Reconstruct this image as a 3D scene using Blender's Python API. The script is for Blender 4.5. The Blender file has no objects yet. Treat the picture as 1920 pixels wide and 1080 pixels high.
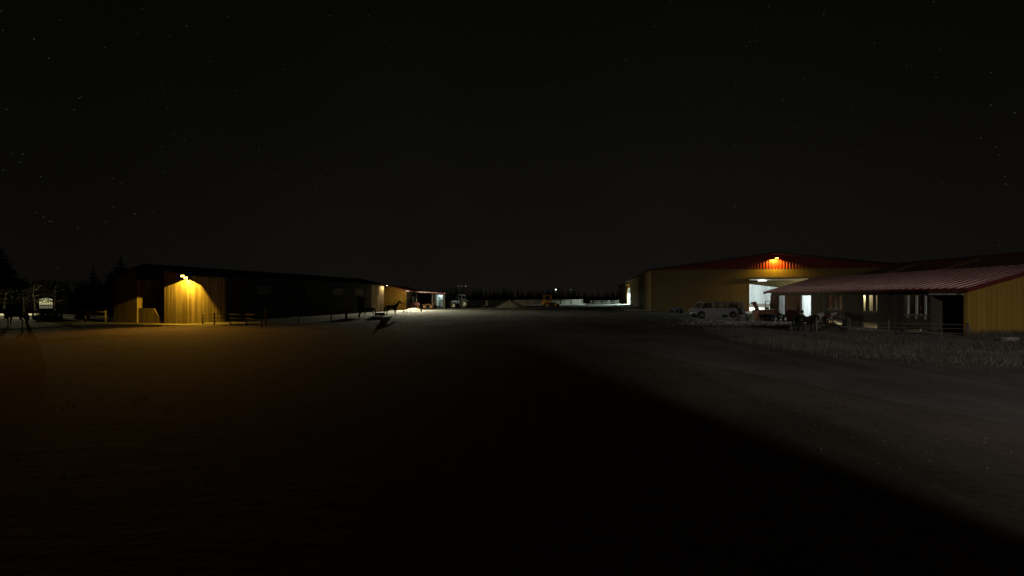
import bpy, bmesh, math, random
from mathutils import Vector, Matrix
rnd = random.Random(7)
sc = bpy.context.scene
C = sc.collection
F, HZ, CAM = 770.0, 556.0, 2.4          # focal length in photo pixels, horizon row, eye height

def at(px, y, z=0.0):                    # ground point seen at a photo pixel
    d = (CAM - z) * F / (y - HZ)
    return Vector(((px - 960) / F * d, d, z))
def atd(px, y, d):                       # point at a photo pixel and a given depth
    return Vector(((px - 960) / F * d, d, CAM + (HZ - y) * d / F))

# ------------------------------------------------------------------ materials
def mat(name, col, rough=0.7, metal=0.0, var=0.25, scale=3.0, stretch=(1, 1, 1), bump=0.0, bscale=20.0,
        bstretch=None, emit=None, col2=None, spec=0.3, detail=5.0):
    m = bpy.data.materials.new(name); m.use_nodes = True
    nt = m.node_tree; N = nt.nodes; L = nt.links
    b = N['Principled BSDF']
    b.inputs['Roughness'].default_value = rough
    b.inputs['Metallic'].default_value = metal
    b.inputs['Specular IOR Level'].default_value = spec
    tc = N.new('ShaderNodeTexCoord')
    mp = N.new('ShaderNodeMapping'); mp.inputs['Scale'].default_value = stretch
    L.new(tc.outputs['Object'], mp.inputs['Vector'])
    nz = N.new('ShaderNodeTexNoise'); nz.inputs['Scale'].default_value = scale
    nz.inputs['Detail'].default_value = detail; nz.inputs['Roughness'].default_value = 0.65
    L.new(mp.outputs['Vector'], nz.inputs['Vector'])
    cr = N.new('ShaderNodeValToRGB')
    c2 = col2 or tuple(c * (1 - var) for c in col)
    c1 = tuple(min(1, c * (1 + var * 0.6)) for c in col) if col2 is None else col
    cr.color_ramp.elements[0].position = 0.32; cr.color_ramp.elements[1].position = 0.68
    cr.color_ramp.elements[0].color = (*c2, 1); cr.color_ramp.elements[1].color = (*c1, 1)
    L.new(nz.outputs['Fac'], cr.inputs['Fac']); L.new(cr.outputs['Color'], b.inputs['Base Color'])
    if bump:
        mp2 = N.new('ShaderNodeMapping'); mp2.inputs['Scale'].default_value = bstretch or stretch
        L.new(tc.outputs['Object'], mp2.inputs['Vector'])
        n2 = N.new('ShaderNodeTexNoise'); n2.inputs['Scale'].default_value = bscale
        n2.inputs['Detail'].default_value = 6
        L.new(mp2.outputs['Vector'], n2.inputs['Vector'])
        bp = N.new('ShaderNodeBump'); bp.inputs['Strength'].default_value = 1.0
        bp.inputs['Distance'].default_value = bump
        L.new(n2.outputs['Fac'], bp.inputs['Height']); L.new(bp.outputs['Normal'], b.inputs['Normal'])
    if emit:
        b.inputs['Emission Color'].default_value = (*emit[0], 1)
        b.inputs['Emission Strength'].default_value = emit[1]
    return m

def board_mat(name, col, dark, board=0.16, rough=0.75, axes=(1, 1), streak=1.0, contrast=0.55, horiz=False):
    """vertical (or horizontal) boards: a tone per board, streaks along the grain, grooves and knots"""
    m = bpy.data.materials.new(name); m.use_nodes = True
    nt = m.node_tree; N = nt.nodes; L = nt.links; b = N['Principled BSDF']
    b.inputs['Roughness'].default_value = rough; b.inputs['Specular IOR Level'].default_value = 0.2
    tc = N.new('ShaderNodeTexCoord'); sp = N.new('ShaderNodeSeparateXYZ'); L.new(tc.outputs['Object'], sp.inputs[0])
    def math_(op, a, bb=None):
        n = N.new('ShaderNodeMath'); n.operation = op
        for i, v in enumerate((a, bb)):
            if v is None: continue
            if isinstance(v, (int, float)): n.inputs[i].default_value = v
            else: L.new(v, n.inputs[i])
        return n.outputs[0]
    if horiz: run = sp.outputs['Z']
    else: run = math_('ADD', math_('MULTIPLY', sp.outputs['X'], axes[0]), math_('MULTIPLY', sp.outputs['Y'], axes[1]))
    t = math_('DIVIDE', run, board)
    idx = math_('FLOOR', t); fr = math_('FRACT', t)
    wn = N.new('ShaderNodeTexWhiteNoise'); wn.noise_dimensions = '1D'; L.new(idx, wn.inputs['W'])
    mp = N.new('ShaderNodeMapping')
    mp.inputs['Scale'].default_value = (.35, .35, 9) if horiz else (9, 9, .35)
    L.new(tc.outputs['Object'], mp.inputs['Vector'])
    nz = N.new('ShaderNodeTexNoise'); nz.inputs['Scale'].default_value = 1.3; nz.inputs['Detail'].default_value = 6
    nz.inputs['Roughness'].default_value = .7
    L.new(mp.outputs['Vector'], nz.inputs['Vector'])
    mp3 = N.new('ShaderNodeMapping'); mp3.inputs['Scale'].default_value = (1, 1, 2.2) if horiz else (5, 5, 1.6)
    L.new(tc.outputs['Object'], mp3.inputs['Vector'])
    vo = N.new('ShaderNodeTexVoronoi'); vo.inputs['Scale'].default_value = .8; L.new(mp3.outputs['Vector'], vo.inputs['Vector'])
    knot = N.new('ShaderNodeMapRange'); L.new(vo.outputs['Distance'], knot.inputs[0])
    knot.inputs[1].default_value = .05; knot.inputs[2].default_value = .13; knot.inputs[3].default_value = .45; knot.inputs[4].default_value = 1
    f = math_('ADD', math_('MULTIPLY', wn.outputs['Value'], contrast), math_('MULTIPLY', math_('SUBTRACT', nz.outputs['Fac'], .5), 2.2 * streak))
    cr = N.new('ShaderNodeValToRGB'); cr.color_ramp.elements[0].position = .0; cr.color_ramp.elements[1].position = .75
    cr.color_ramp.elements[0].color = (*dark, 1); cr.color_ramp.elements[1].color = (*col, 1)
    L.new(f, cr.inputs['Fac'])
    gr = N.new('ShaderNodeMapRange'); L.new(fr, gr.inputs[0])
    gr.inputs[1].default_value = 0.0; gr.inputs[2].default_value = .09; gr.inputs[3].default_value = .35; gr.inputs[4].default_value = 1
    k = math_('MULTIPLY', gr.outputs[0], knot.outputs[0])
    mx = N.new('ShaderNodeMix'); mx.data_type = 'RGBA'; mx.blend_type = 'MULTIPLY'; mx.inputs['Factor'].default_value = 1
    L.new(cr.outputs['Color'], mx.inputs['A']); L.new(k, mx.inputs['B'])
    L.new(mx.outputs['Result'], b.inputs['Base Color'])
    bp = N.new('ShaderNodeBump'); bp.inputs['Distance'].default_value = .012
    L.new(math_('ADD', gr.outputs[0], math_('MULTIPLY', nz.outputs['Fac'], .25)), bp.inputs['Height']); L.new(bp.outputs['Normal'], b.inputs['Normal'])
    return m

def glow(name, col, strength, sampled=False):
    m = bpy.data.materials.new(name); m.use_nodes = True
    nt = m.node_tree; N = nt.nodes
    N.remove(N['Principled BSDF'])
    e = N.new('ShaderNodeEmission'); e.inputs[0].default_value = (*col, 1); e.inputs[1].default_value = strength
    nt.links.new(e.outputs[0], N['Material Output'].inputs['Surface'])
    m.cycles.emission_sampling = 'AUTO' if sampled else 'NONE'
    return m

def glass_mat(name, tint=(.75, .8, .8), refl=0.12):
    m = bpy.data.materials.new(name); m.use_nodes = True
    nt = m.node_tree; N = nt.nodes; L = nt.links
    N.remove(N['Principled BSDF'])
    t = N.new('ShaderNodeBsdfTransparent'); t.inputs[0].default_value = (*tint, 1)
    g = N.new('ShaderNodeBsdfGlossy'); g.inputs['Roughness'].default_value = .05
    x = N.new('ShaderNodeMixShader'); x.inputs[0].default_value = refl
    L.new(t.outputs[0], x.inputs[1]); L.new(g.outputs[0], x.inputs[2]); L.new(x.outputs[0], N['Material Output'].inputs['Surface'])
    return m

M = {}
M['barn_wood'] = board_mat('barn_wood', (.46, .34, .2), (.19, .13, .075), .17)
M['ochre'] = board_mat('ochre_boards', (.49, .3, .06), (.37, .215, .04), .3, contrast=.35, streak=.5)
M['ochre_metal'] = board_mat('ochre_cladding', (.36, .25, .105), (.27, .18, .07), .3, rough=.5, contrast=.25, streak=.35)
M['white_board'] = board_mat('pale_boards', (.72, .74, .73), (.4, .42, .42), .35, contrast=.35, streak=.6)
M['shaded_board'] = board_mat('shade_darkened_boards', (.075, .06, .045), (.03, .025, .02), .2, contrast=.4)  # barn boards with shade put into the colour, used where the lamp misses
M['brown_board'] = board_mat('brown_boards', (.2, .1, .07), (.11, .055, .04), .2, contrast=.4)
M['dark_board'] = board_mat('dark_boards', (.13, .115, .085), (.06, .052, .04), .18, contrast=.4)
M['pale_fence'] = board_mat('pale_panel', (.5, .46, .36), (.3, .27, .21), 1.2, contrast=.5)
M['red_metal'] = mat('red_sheet_metal', (.34, .042, .03), .38, 0.0, .3, 1.5, (1, 1, .4), spec=.5)
M['red_sheet'] = mat('dull_red_cladding', (.23, .026, .018), .45, 0, .3, 1.5, (1, 1, .4), spec=.4)
M['red_roof'] = mat('red_roof_sheet', (.4, .075, .06), .55, 0.1, .25, .8, (1, .3, 1), spec=.8)
M['rib_metal'] = mat('highlit_rib_metal', (.84, .5, .46), .45, .2, .3, 1.2, (1, .6, 1), spec=.6)  # ribs paler than the sheet: the lamp's highlight is put into the colour
M['dark_roof'] = mat('dark_roof_sheet', (.075, .05, .045), .5, 0, .3, .8)
M['old_red'] = mat('weathered_red_roof', (.12, .045, .035), .55, 0, .4, .35)
M['dark_red'] = mat('dark_red_paint', (.16, .03, .025), .5)
M['grey_wood'] = mat('grey_timber', (.24, .21, .17), .85, 0, .5, 6, (8, 8, .8), bump=.004, bscale=9)
M['fence_wood'] = mat('fence_timber', (.15, .13, .11), .8, 0, .4, 6, (8, 8, .8))
M['pebble'] = mat('pebbles', (.17, .155, .135), .9, 0, .5, 3)
M['dark_wood'] = mat('dark_timber', (.1, .08, .06), .85, 0, .5, 6, (8, 8, .8))
M['rail_metal'] = mat('galvanised_pipe', (.42, .42, .4), .45, .7, .3, 4)
M['concrete'] = mat('concrete', (.42, .4, .36), .85, 0, .3, 1.2, bump=.004, bscale=30)
M['sand'] = mat('arena_sand', (.6, .54, .44), .95, 0, .25, 2, bump=.02, bscale=8)
M['white_paint'] = mat('white_paint', (.66, .66, .64), .5, 0, .2, 2)
M['black'] = mat('black_plastic', (.02, .02, .02), .5, 0, .3, 5)
M['black_metal'] = mat('black_metal', (.03, .03, .03), .4, .3, .3, 5)
M['rubber'] = mat('tyre_rubber', (.03, .028, .026), .85, 0, .4, 8, bump=.01, bscale=18)
M['chrome'] = mat('bright_metal', (.62, .62, .6), .2, .9, .15, 5)
M['rim_pale'] = mat('pale_rim', (.5, .46, .36), .5, .1, .35, 6)
M['rust'] = mat('rust', (.34, .14, .05), .8, 0, .6, 6, bump=.004, bscale=30)
M['car_paint'] = mat('silver_grey_paint', (.38, .38, .4), .3, .15, .06, 2, spec=.5)
M['glass'] = glass_mat('window_glass')
M['dark_glass'] = glass_mat('dark_window_glass', (.25, .28, .28), .25)
M['seat'] = mat('dark_upholstery', (.03, .03, .032), .9)
M['tractor_paint'] = mat('grey_blue_paint', (.22, .27, .3), .4, .1, .3, 3)
M['yellow_paint'] = mat('yellow_machine_paint', (.5, .22, .03), .45, 0, .45, 3)
M['rust_red'] = mat('faded_red_paint', (.27, .12, .075), .7, 0, .5, 4, bump=.003, bscale=20)
M['blue_plastic'] = mat('blue_plastic', (.06, .1, .5), .35, 0, .2, 3)
M['gravel_pile'] = mat('gravel', (.22, .2, .16), .95, 0, .4, 6, bump=.05, bscale=9)
M['straw'] = mat('pale_straw', (.66, .55, .45), .95, 0, .3, 8, bump=.03, bscale=20)
M['bark'] = mat('bark', (.07, .06, .045), .9, 0, .4, 6, (6, 6, 1), bump=.01, bscale=12)
M['pale_bark'] = mat('birch_bark', (.5, .48, .42), .85, 0, .6, 7, (2, 2, 6))
M['needles'] = mat('conifer_needles', (.035, .05, .028), .8, 0, .5, .8)
M['leaves'] = mat('leaves', (.1, .11, .05), .7, 0, .5, 1.2)
M['grass'] = mat('dry_grass', (.165, .153, .125), .8, 0, .45, .6)
M['rock'] = mat('dark_rock', (.075, .06, .045), .95, 0, .5, 3, bump=.05, bscale=5)
M['stone'] = mat('gravel_stone', (.42, .4, .37), .9, 0, .5, 3)
M['coat_black'] = mat('black_coat', (.016, .014, .013), .55, 0, .3, 4)
M['coat_brown'] = mat('dark_brown_coat', (.05, .03, .02), .6, 0, .3, 4)
M['coat_bay'] = mat('grey_brown_coat', (.17, .13, .1), .65, 0, .4, 2.5)
M['hair'] = mat('dark_horse_hair', (.02, .015, .012), .8, 0, .4, 12)
M['skin'] = mat('skin', (.42, .26, .18), .6, 0, .1, 6)
M['jacket'] = mat('dark_jacket', (.022, .022, .025), .85, 0, .3, 9)
M['trousers'] = mat('dark_trousers', (.03, .028, .03), .85, 0, .3, 9)
M['strap'] = mat('pale_strap', (.62, .58, .5), .6)
M['cyan_wall'] = mat('pale_blue_panel', (.3, .55, .6), .7, 0, .2, 2)

def patch_mat(name, a, b, scale, thr, seed=0.0):
    m = mat(name, a, .65)
    nt = m.node_tree; N = nt.nodes; L = nt.links
    cr = [n for n in N if n.type == 'VALTORGB'][0]; nz = [n for n in N if n.type == 'TEX_NOISE'][0]
    mp = [n for n in N if n.type == 'MAPPING'][0]; mp.inputs['Location'].default_value = (seed, seed * .7, seed * .3)
    nz.inputs['Scale'].default_value = scale; nz.inputs['Detail'].default_value = 1.5
    cr.color_ramp.elements[0].position = thr - .01; cr.color_ramp.elements[1].position = thr + .01
    cr.color_ramp.elements[0].color = (*a, 1); cr.color_ramp.elements[1].color = (*b, 1)
    return m
M['coat_paint'] = patch_mat('brown_and_white_coat', (.1, .035, .025), (.45, .42, .4), 1.5, .47, 3.1)
nt = M['coat_paint'].node_tree
[n for n in nt.nodes if n.type == 'MAPPING'][0].inputs['Location'].default_value = (.55, 2.0, .3)
[n for n in nt.nodes if n.type == 'TEX_NOISE'][0].inputs['Scale'].default_value = 1.15
M['coat_pied'] = patch_mat('black_and_white_coat', (.012, .012, .012), (.55, .55, .55), 1.5, .56, 1.3)

# ------------------------------------------------------------------ mesh builder
class MB:
    def __init__(s): s.v, s.f, s.sm, s.mi, s.cur = [], [], [], [], 0
    def add(s, vs, fs, smooth=False, mtx=None):
        o = len(s.v)
        s.v += [tuple(mtx @ Vector(v)) if mtx is not None else tuple(v) for v in vs]
        s.f += [tuple(i + o for i in f) for f in fs]; s.sm += [smooth] * len(fs); s.mi += [s.cur] * len(fs)
        return s
    def box(s, x0, x1, y0, y1, z0, z1, mtx=None):
        vs = [(x, y, z) for z in (z0, z1) for y in (y0, y1) for x in (x0, x1)]
        return s.add(vs, [(0, 2, 3, 1), (4, 5, 7, 6), (0, 1, 5, 4), (2, 6, 7, 3), (0, 4, 6, 2), (1, 3, 7, 5)], False, mtx)
    def bar(s, p, q, w, h=None, up=(0, 0, 1)):        # rectangular bar from p to q
        p, q = Vector(p), Vector(q); h = h or w
        d = (q - p).normalized(); u = Vector(up)
        if abs(d.dot(u)) > .98: u = Vector((0, 1, 0))
        a = d.cross(u).normalized(); b = a.cross(d).normalized()
        vs = [e + a * sx * w / 2 + b * sz * h / 2 for e in (p, q) for sz in (-1, 1) for sx in (-1, 1)]
        return s.add(vs, [(0, 1, 3, 2), (4, 6, 7, 5), (0, 4, 5, 1), (2, 3, 7, 6), (0, 2, 6, 4), (1, 5, 7, 3)])
    def tube(s, p, q, r0, r1=None, n=10):
        p, q = Vector(p), Vector(q); r1 = r0 if r1 is None else r1
        d = (q - p).normalized(); u = Vector((0, 0, 1)) if abs(d.z) < .95 else Vector((1, 0, 0))
        a = d.cross(u).normalized(); b = d.cross(a).normalized()
        vs = []
        for e, r in ((p, r0), (q, r1)):
            for i in range(n):
                t = 2 * math.pi * i / n
                vs.append(e + (a * math.cos(t) + b * math.sin(t)) * r)
        fs = [(i, (i + 1) % n, n + (i + 1) % n, n + i) for i in range(n)]
        s.add(vs, fs, True)
        o = len(s.v) - 2 * n
        s.f += [tuple(o + i for i in reversed(range(n))), tuple(o + n + i for i in range(n))]; s.sm += [False, False]; s.mi += [s.cur] * 2
        return s
    def prism(s, pts, axis, a, b, mtx=None):          # outline swept along an axis: 'x' (y,z) / 'y' (x,z) / 'z' (x,y)
        def P(p, t):
            return {'x': (t, p[0], p[1]), 'y': (p[0], t, p[1]), 'z': (p[0], p[1], t)}[axis]
        n = len(pts); vs = [P(p, a) for p in pts] + [P(p, b) for p in pts]
        fs = [tuple(range(n)), tuple(reversed(range(n, 2 * n)))] + [((i + 1) % n, i, n + i, n + (i + 1) % n) for i in range(n)]
        return s.add(vs, fs, False, mtx)
    def lathe(s, prof, c=(0, 0, 0), axis='y', n=24, smooth=True):   # closed profile of (radius, offset)
        vs = []; k = len(prof)
        for i in range(n):
            t = 2 * math.pi * i / n
            for r, h in prof:
                p = {'y': (r * math.cos(t), h, r * math.sin(t)), 'z': (r * math.cos(t), r * math.sin(t), h), 'x': (h, r * math.cos(t), r * math.sin(t))}[axis]
                vs.append((c[0] + p[0], c[1] + p[1], c[2] + p[2]))
        fs = [(i * k + j, i * k + (j + 1) % k, ((i + 1) % n) * k + (j + 1) % k, ((i + 1) % n) * k + j) for i in range(n) for j in range(k)]
        return s.add(vs, fs, smooth)
    def ball(s, c, r, n=10, sq=(1, 1, 1)):
        vs, fs = [], []
        m = n // 2 + 1
        for i in range(m + 1):
            ph = math.pi * i / m
            for j in range(n):
                t = 2 * math.pi * j / n
                vs.append((c[0] + r * sq[0] * math.sin(ph) * math.cos(t), c[1] + r * sq[1] * math.sin(ph) * math.sin(t), c[2] + r * sq[2] * math.cos(ph)))
        for i in range(m):
            for j in range(n):
                fs.append((i * n + j, (i + 1) * n + j, (i + 1) * n + (j + 1) % n, i * n + (j + 1) % n))
        return s.add(vs, fs, True)
    def build(s, name, m, parent=None, bevel=0.0, fix=True, m2=None):
        me = bpy.data.meshes.new(name); me.from_pydata(s.v, [], s.f); me.update()
        me.polygons.foreach_set('use_smooth', s.sm)
        if fix:
            bm = bmesh.new(); bm.from_mesh(me)
            bmesh.ops.recalc_face_normals(bm, faces=bm.faces); bm.to_mesh(me); bm.free()
        o = bpy.data.objects.new(name, me); C.objects.link(o)
        if m: me.materials.append(m)
        if m2: me.materials.append(m2); me.polygons.foreach_set('material_index', s.mi)
        if parent: o.parent = parent
        if bevel:
            b = o.modifiers.new('bevel', 'BEVEL'); b.width = bevel; b.segments = 2; b.limit_method = 'ANGLE'; b.angle_limit = .6
        return o

def build_split(s, name, m, parent, bevel=0.0):
    n = len(s.v); up = list(range(n))
    def find(i):
        while up[i] != i: up[i] = up[up[i]]; i = up[i]
        return i
    for f in s.f:
        for i in f[1:]: up[find(i)] = find(f[0])
    groups = {}
    for k, f in enumerate(s.f): groups.setdefault(find(f[0]), []).append(k)
    for ks in groups.values():
        b = MB(); ix = {}
        for k in ks:
            for i in s.f[k]:
                if i not in ix: ix[i] = len(b.v); b.v.append(s.v[i])
            b.f.append(tuple(ix[i] for i in s.f[k])); b.sm.append(s.sm[k])
        b.build(name, m, parent, bevel)
def spot(parent, loc, aim, half, blend, power, col, radius=.03, name='lamp_light'):
    d = bpy.data.lights.new(name, 'SPOT'); d.energy = power; d.color = col; d.shadow_soft_size = radius
    d.spot_size = 2 * half; d.spot_blend = blend
    o = bpy.data.objects.new(name, d); C.objects.link(o); o.location = loc
    o.rotation_euler = Vector(aim).to_track_quat('-Z', 'Y').to_euler()
    if parent: o.parent = parent
    return o
def thing(name, label, cat, loc=(0, 0, 0), rz=0.0, group=None):
    o = bpy.data.objects.new(name, None); C.objects.link(o); o.empty_display_size = .2
    o.location = loc; o.rotation_euler = (0, 0, rz); return tag(o, label, cat, group)
def tag(o, label, cat, group=None, kind=None):
    o['label'] = label; o['category'] = cat
    if group: o['group'] = group
    if kind: o['kind'] = kind
    return o
def struct(o, kind='structure'):
    o['kind'] = kind; return o
def copy_thing(root, loc, rz, label, group=None):
    r = root.copy(); C.objects.link(r); r.location = loc; r.rotation_euler = (0, 0, rz); r['label'] = label
    if group: r['group'] = group
    for ch in list(root.children):
        c = ch.copy(); C.objects.link(c); c.parent = r
        for g in list(ch.children):
            d = g.copy(); C.objects.link(d); d.parent = c
    return r
def light(parent, loc, power, col, radius=.03, name='lamp_light', spot=None):
    d = bpy.data.lights.new(name, 'POINT'); d.energy = power; d.color = col; d.shadow_soft_size = radius
    o = bpy.data.objects.new(name, d); C.objects.link(o); o.location = loc
    if parent: o.parent = parent
    return o

def slab_with_openings(mb, L, H, y0, y1, openings, x0=0.0, z0=0.0):
    """wall along x, thickness y0..y1, with rectangular openings (xa, xb, za, zb)"""
    xs = sorted({x0, L, *[o[0] for o in openings], *[o[1] for o in openings]})
    for a, b in zip(xs, xs[1:]):
        mid = (a + b) / 2; blocked = sorted([(o[2], o[3]) for o in openings if o[0] < mid < o[1]])
        z = z0
        for za, zb in blocked:
            if za > z + 1e-4: mb.box(a, b, y0, y1, z, za)
            z = zb
        if H > z + 1e-4: mb.box(a, b, y0, y1, z, H)

# ------------------------------------------------------------------ camera, world
cd = bpy.data.cameras.new('camera'); cam = bpy.data.objects.new('camera', cd); C.objects.link(cam)
cd.sensor_width = 36; cd.lens = 36 * F / 1920; cd.shift_y = (HZ - 540) / 1920
cd.clip_start = .05; cd.clip_end = 9000
cam.location = (0, 0, CAM); cam.rotation_euler = (math.pi / 2, 0, 0); sc.camera = cam
sc.view_settings.view_transform = 'Standard'; sc.view_settings.look = 'None'; sc.view_settings.exposure = 0; sc.view_settings.gamma = 1

w = bpy.data.worlds.new('World'); sc.world = w; w.use_nodes = True
nt = w.node_tree; N = nt.nodes; L = nt.links
bg = N['Background']; bg.inputs[1].default_value = 1.0
tc = N.new('ShaderNodeTexCoord'); sp = N.new('ShaderNodeSeparateXYZ'); L.new(tc.outputs['Generated'], sp.inputs[0])
rp = N.new('ShaderNodeValToRGB')               # night sky: darkest overhead, a dim town glow low over the horizon
e = rp.color_ramp.elements
e[0].position = 0.0; e[0].color = (.0062, .0054, .0043, 1)
e[1].position = .62; e[1].color = (.0019, .0019, .0016, 1)
x = e.new(.16); x.color = (.0049, .0044, .0037, 1)
x = e.new(.35); x.color = (.0034, .0032, .0027, 1)
L.new(sp.outputs['Z'], rp.inputs['Fac'])
vm = N.new('ShaderNodeVectorMath'); vm.operation = 'DOT_PRODUCT'
L.new(tc.outputs['Generated'], vm.inputs[0]); vm.inputs[1].default_value = Vector((.16, 1, 0)).normalized()
mr = N.new('ShaderNodeMapRange'); L.new(vm.outputs['Value'], mr.inputs[0])
mr.inputs[1].default_value = .55; mr.inputs[2].default_value = 1; mr.inputs[3].default_value = .62; mr.inputs[4].default_value = 1.1
mx = N.new('ShaderNodeMix'); mx.data_type = 'RGBA'; mx.blend_type = 'MULTIPLY'; mx.inputs['Factor'].default_value = 1
L.new(rp.outputs['Color'], mx.inputs['A']); L.new(mr.outputs[0], mx.inputs['B']); nz = N.new('ShaderNodeTexNoise'); nz.inputs['Scale'].default_value = 2.2; nz.inputs['Detail'].default_value = 4; L.new(tc.outputs['Generated'], nz.inputs['Vector'])
m2 = N.new('ShaderNodeMapRange'); L.new(nz.outputs['Fac'], m2.inputs[0]); m2.inputs[1].default_value = .3; m2.inputs[2].default_value = .7; m2.inputs[3].default_value = .88; m2.inputs[4].default_value = 1.14
mx2 = N.new('ShaderNodeMix'); mx2.data_type = 'RGBA'; mx2.blend_type = 'MULTIPLY'; mx2.inputs['Factor'].default_value = 1     # thin high cloud
L.new(mx.outputs['Result'], mx2.inputs['A']); L.new(m2.outputs[0], mx2.inputs['B']); L.new(mx2.outputs['Result'], bg.inputs[0])

# stars: tiny far lights on a dome
stars_l = [(4,40,.8),(10,112,.6),(128,145,2),(182,217,1.5),(225,74,.7),(533,33,.7),(700,96,1.3),(855,60,.7),(518,124,.6),(637,131,.6),(789,228,.6),(1237,58,1.5),(1381,57,1.1),(1128,119,.8),(1447,153,.9),(1063,259,1.1),(1555,120,.5),(25,409,1.2),(278,410,1.1),(298,367,1.4),(304,362,.8),(628,402,.7),(541,377,.6),(1010,405,1.2),(1208,417,.7),(885,338,.6),(925,377,.5),(608,549,.9),(692,525,.8),(654,501,.6),(970,561,1),(964,591,.7),(1208,569,1),(1263,538,1),(1461,452,.7),(86,576,1.2),(75,606,.9),(12,637,.9),(152,661,1.4),(423,668,.7),(457,684,1.5),(611,642,.9),(425,775,1.1),(397,830,.9),(133,796,1.1),(163,812,1.6),(186,828,1.6),(195,829,1.1),(291,853,.9),(505,801,2.7),(573,795,.6),(1183,692,1.2),(1229,632,.9),(956,822,.9),(902,773,.5),(1025,657,.6),(1817,387,.9),(1830,392,.7),(1885,514,1.1),(1577,552,.5),(646,885,.7),(670,916,.6),(217,1002,1.5),(766,989,.7),(1052,942,.8),(1355,487,.5),(590,722,.5),(612,340,.5),(394,177,.5),(45,575,.5),(605,322,.4),(1220,266,.5),(1825,185,.4),(1607,223,.5),(1370,288,.5),(1395,310,.5)]
stars_r = [(965,23,1.2),(1169,52,1.5),(1581,5,.9),(595,4,.7),(204,14,.5),(325,72,.6),(362,76,.5),(534,97,1.1),(558,102,.9),(911,150,1.2),(893,156,.9),(919,97,.7),(878,173,.6),(1360,161,.8),(426,223,1.1),(36,290,.9),(128,325,1),(277,499,1.5),(1097,295,1),(1590,288,1.3),(1797,270,1.1),(1796,393,1.7),(1885,422,1.7),(1758,516,1.1),(1817,549,1.2),(1825,579,.6),(1848,661,1.1),(1853,689,1.5),(1017,377,1),(675,349,.5),(653,361,.5),(1072,476,.9),(838,544,1.2),(832,616,.9),(823,580,.6),(751,515,.8),(727,529,.5),(677,537,.5),(837,773,1.7),(688,827,.7),(981,720,.9),(977,869,.7),(1227,577,.5),(1310,566,.5),(1120,540,.4),(1272,407,.5),(1614,687,.5),(1230,697,.4),(820,847,.5),(837,857,.5),(1126,910,.6),(1480,246,.5),(1827,918,.6),(270,307,.4),(520,257,.4),(462,183,.4),(502,455,.4),(52,459,.4),(838,310,.4),(1604,183,.4)]
R = 4000.0
mb = MB()
def star(d, b):
    d = d.normalized(); p = d * R; r = 4.2 * (.5 + .3 * b)
    a = d.cross(Vector((0, 0, 1))).normalized(); c = a.cross(d)
    mb.add([p + a * r, p - a * r, p + c * r, p - c * r, p + d * r, p - d * r],
           [(0, 2, 4), (2, 1, 4), (1, 3, 4), (3, 0, 4), (2, 0, 5), (1, 2, 5), (3, 1, 5), (0, 3, 5)])
for sx, lst in ((0, stars_l), (960, stars_r)):
    for x_, y_, b in lst: star(Vector((sx + x_ / 2 - 960, F, HZ - y_ / 2)), b)
for i in range(260):                                    # the rest of the sky, behind and above the camera
    a = rnd.uniform(0, 2 * math.pi); z = rnd.uniform(.05, .98)
    d = Vector((math.cos(a), math.sin(a), z))
    if d.y > .3 and abs(d.x / d.y) < 1.3: continue
    star(d, rnd.uniform(.4, 1.4))
struct(mb.build('sky', glow('starlight', (.95, 1, .95), .03)))

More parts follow.
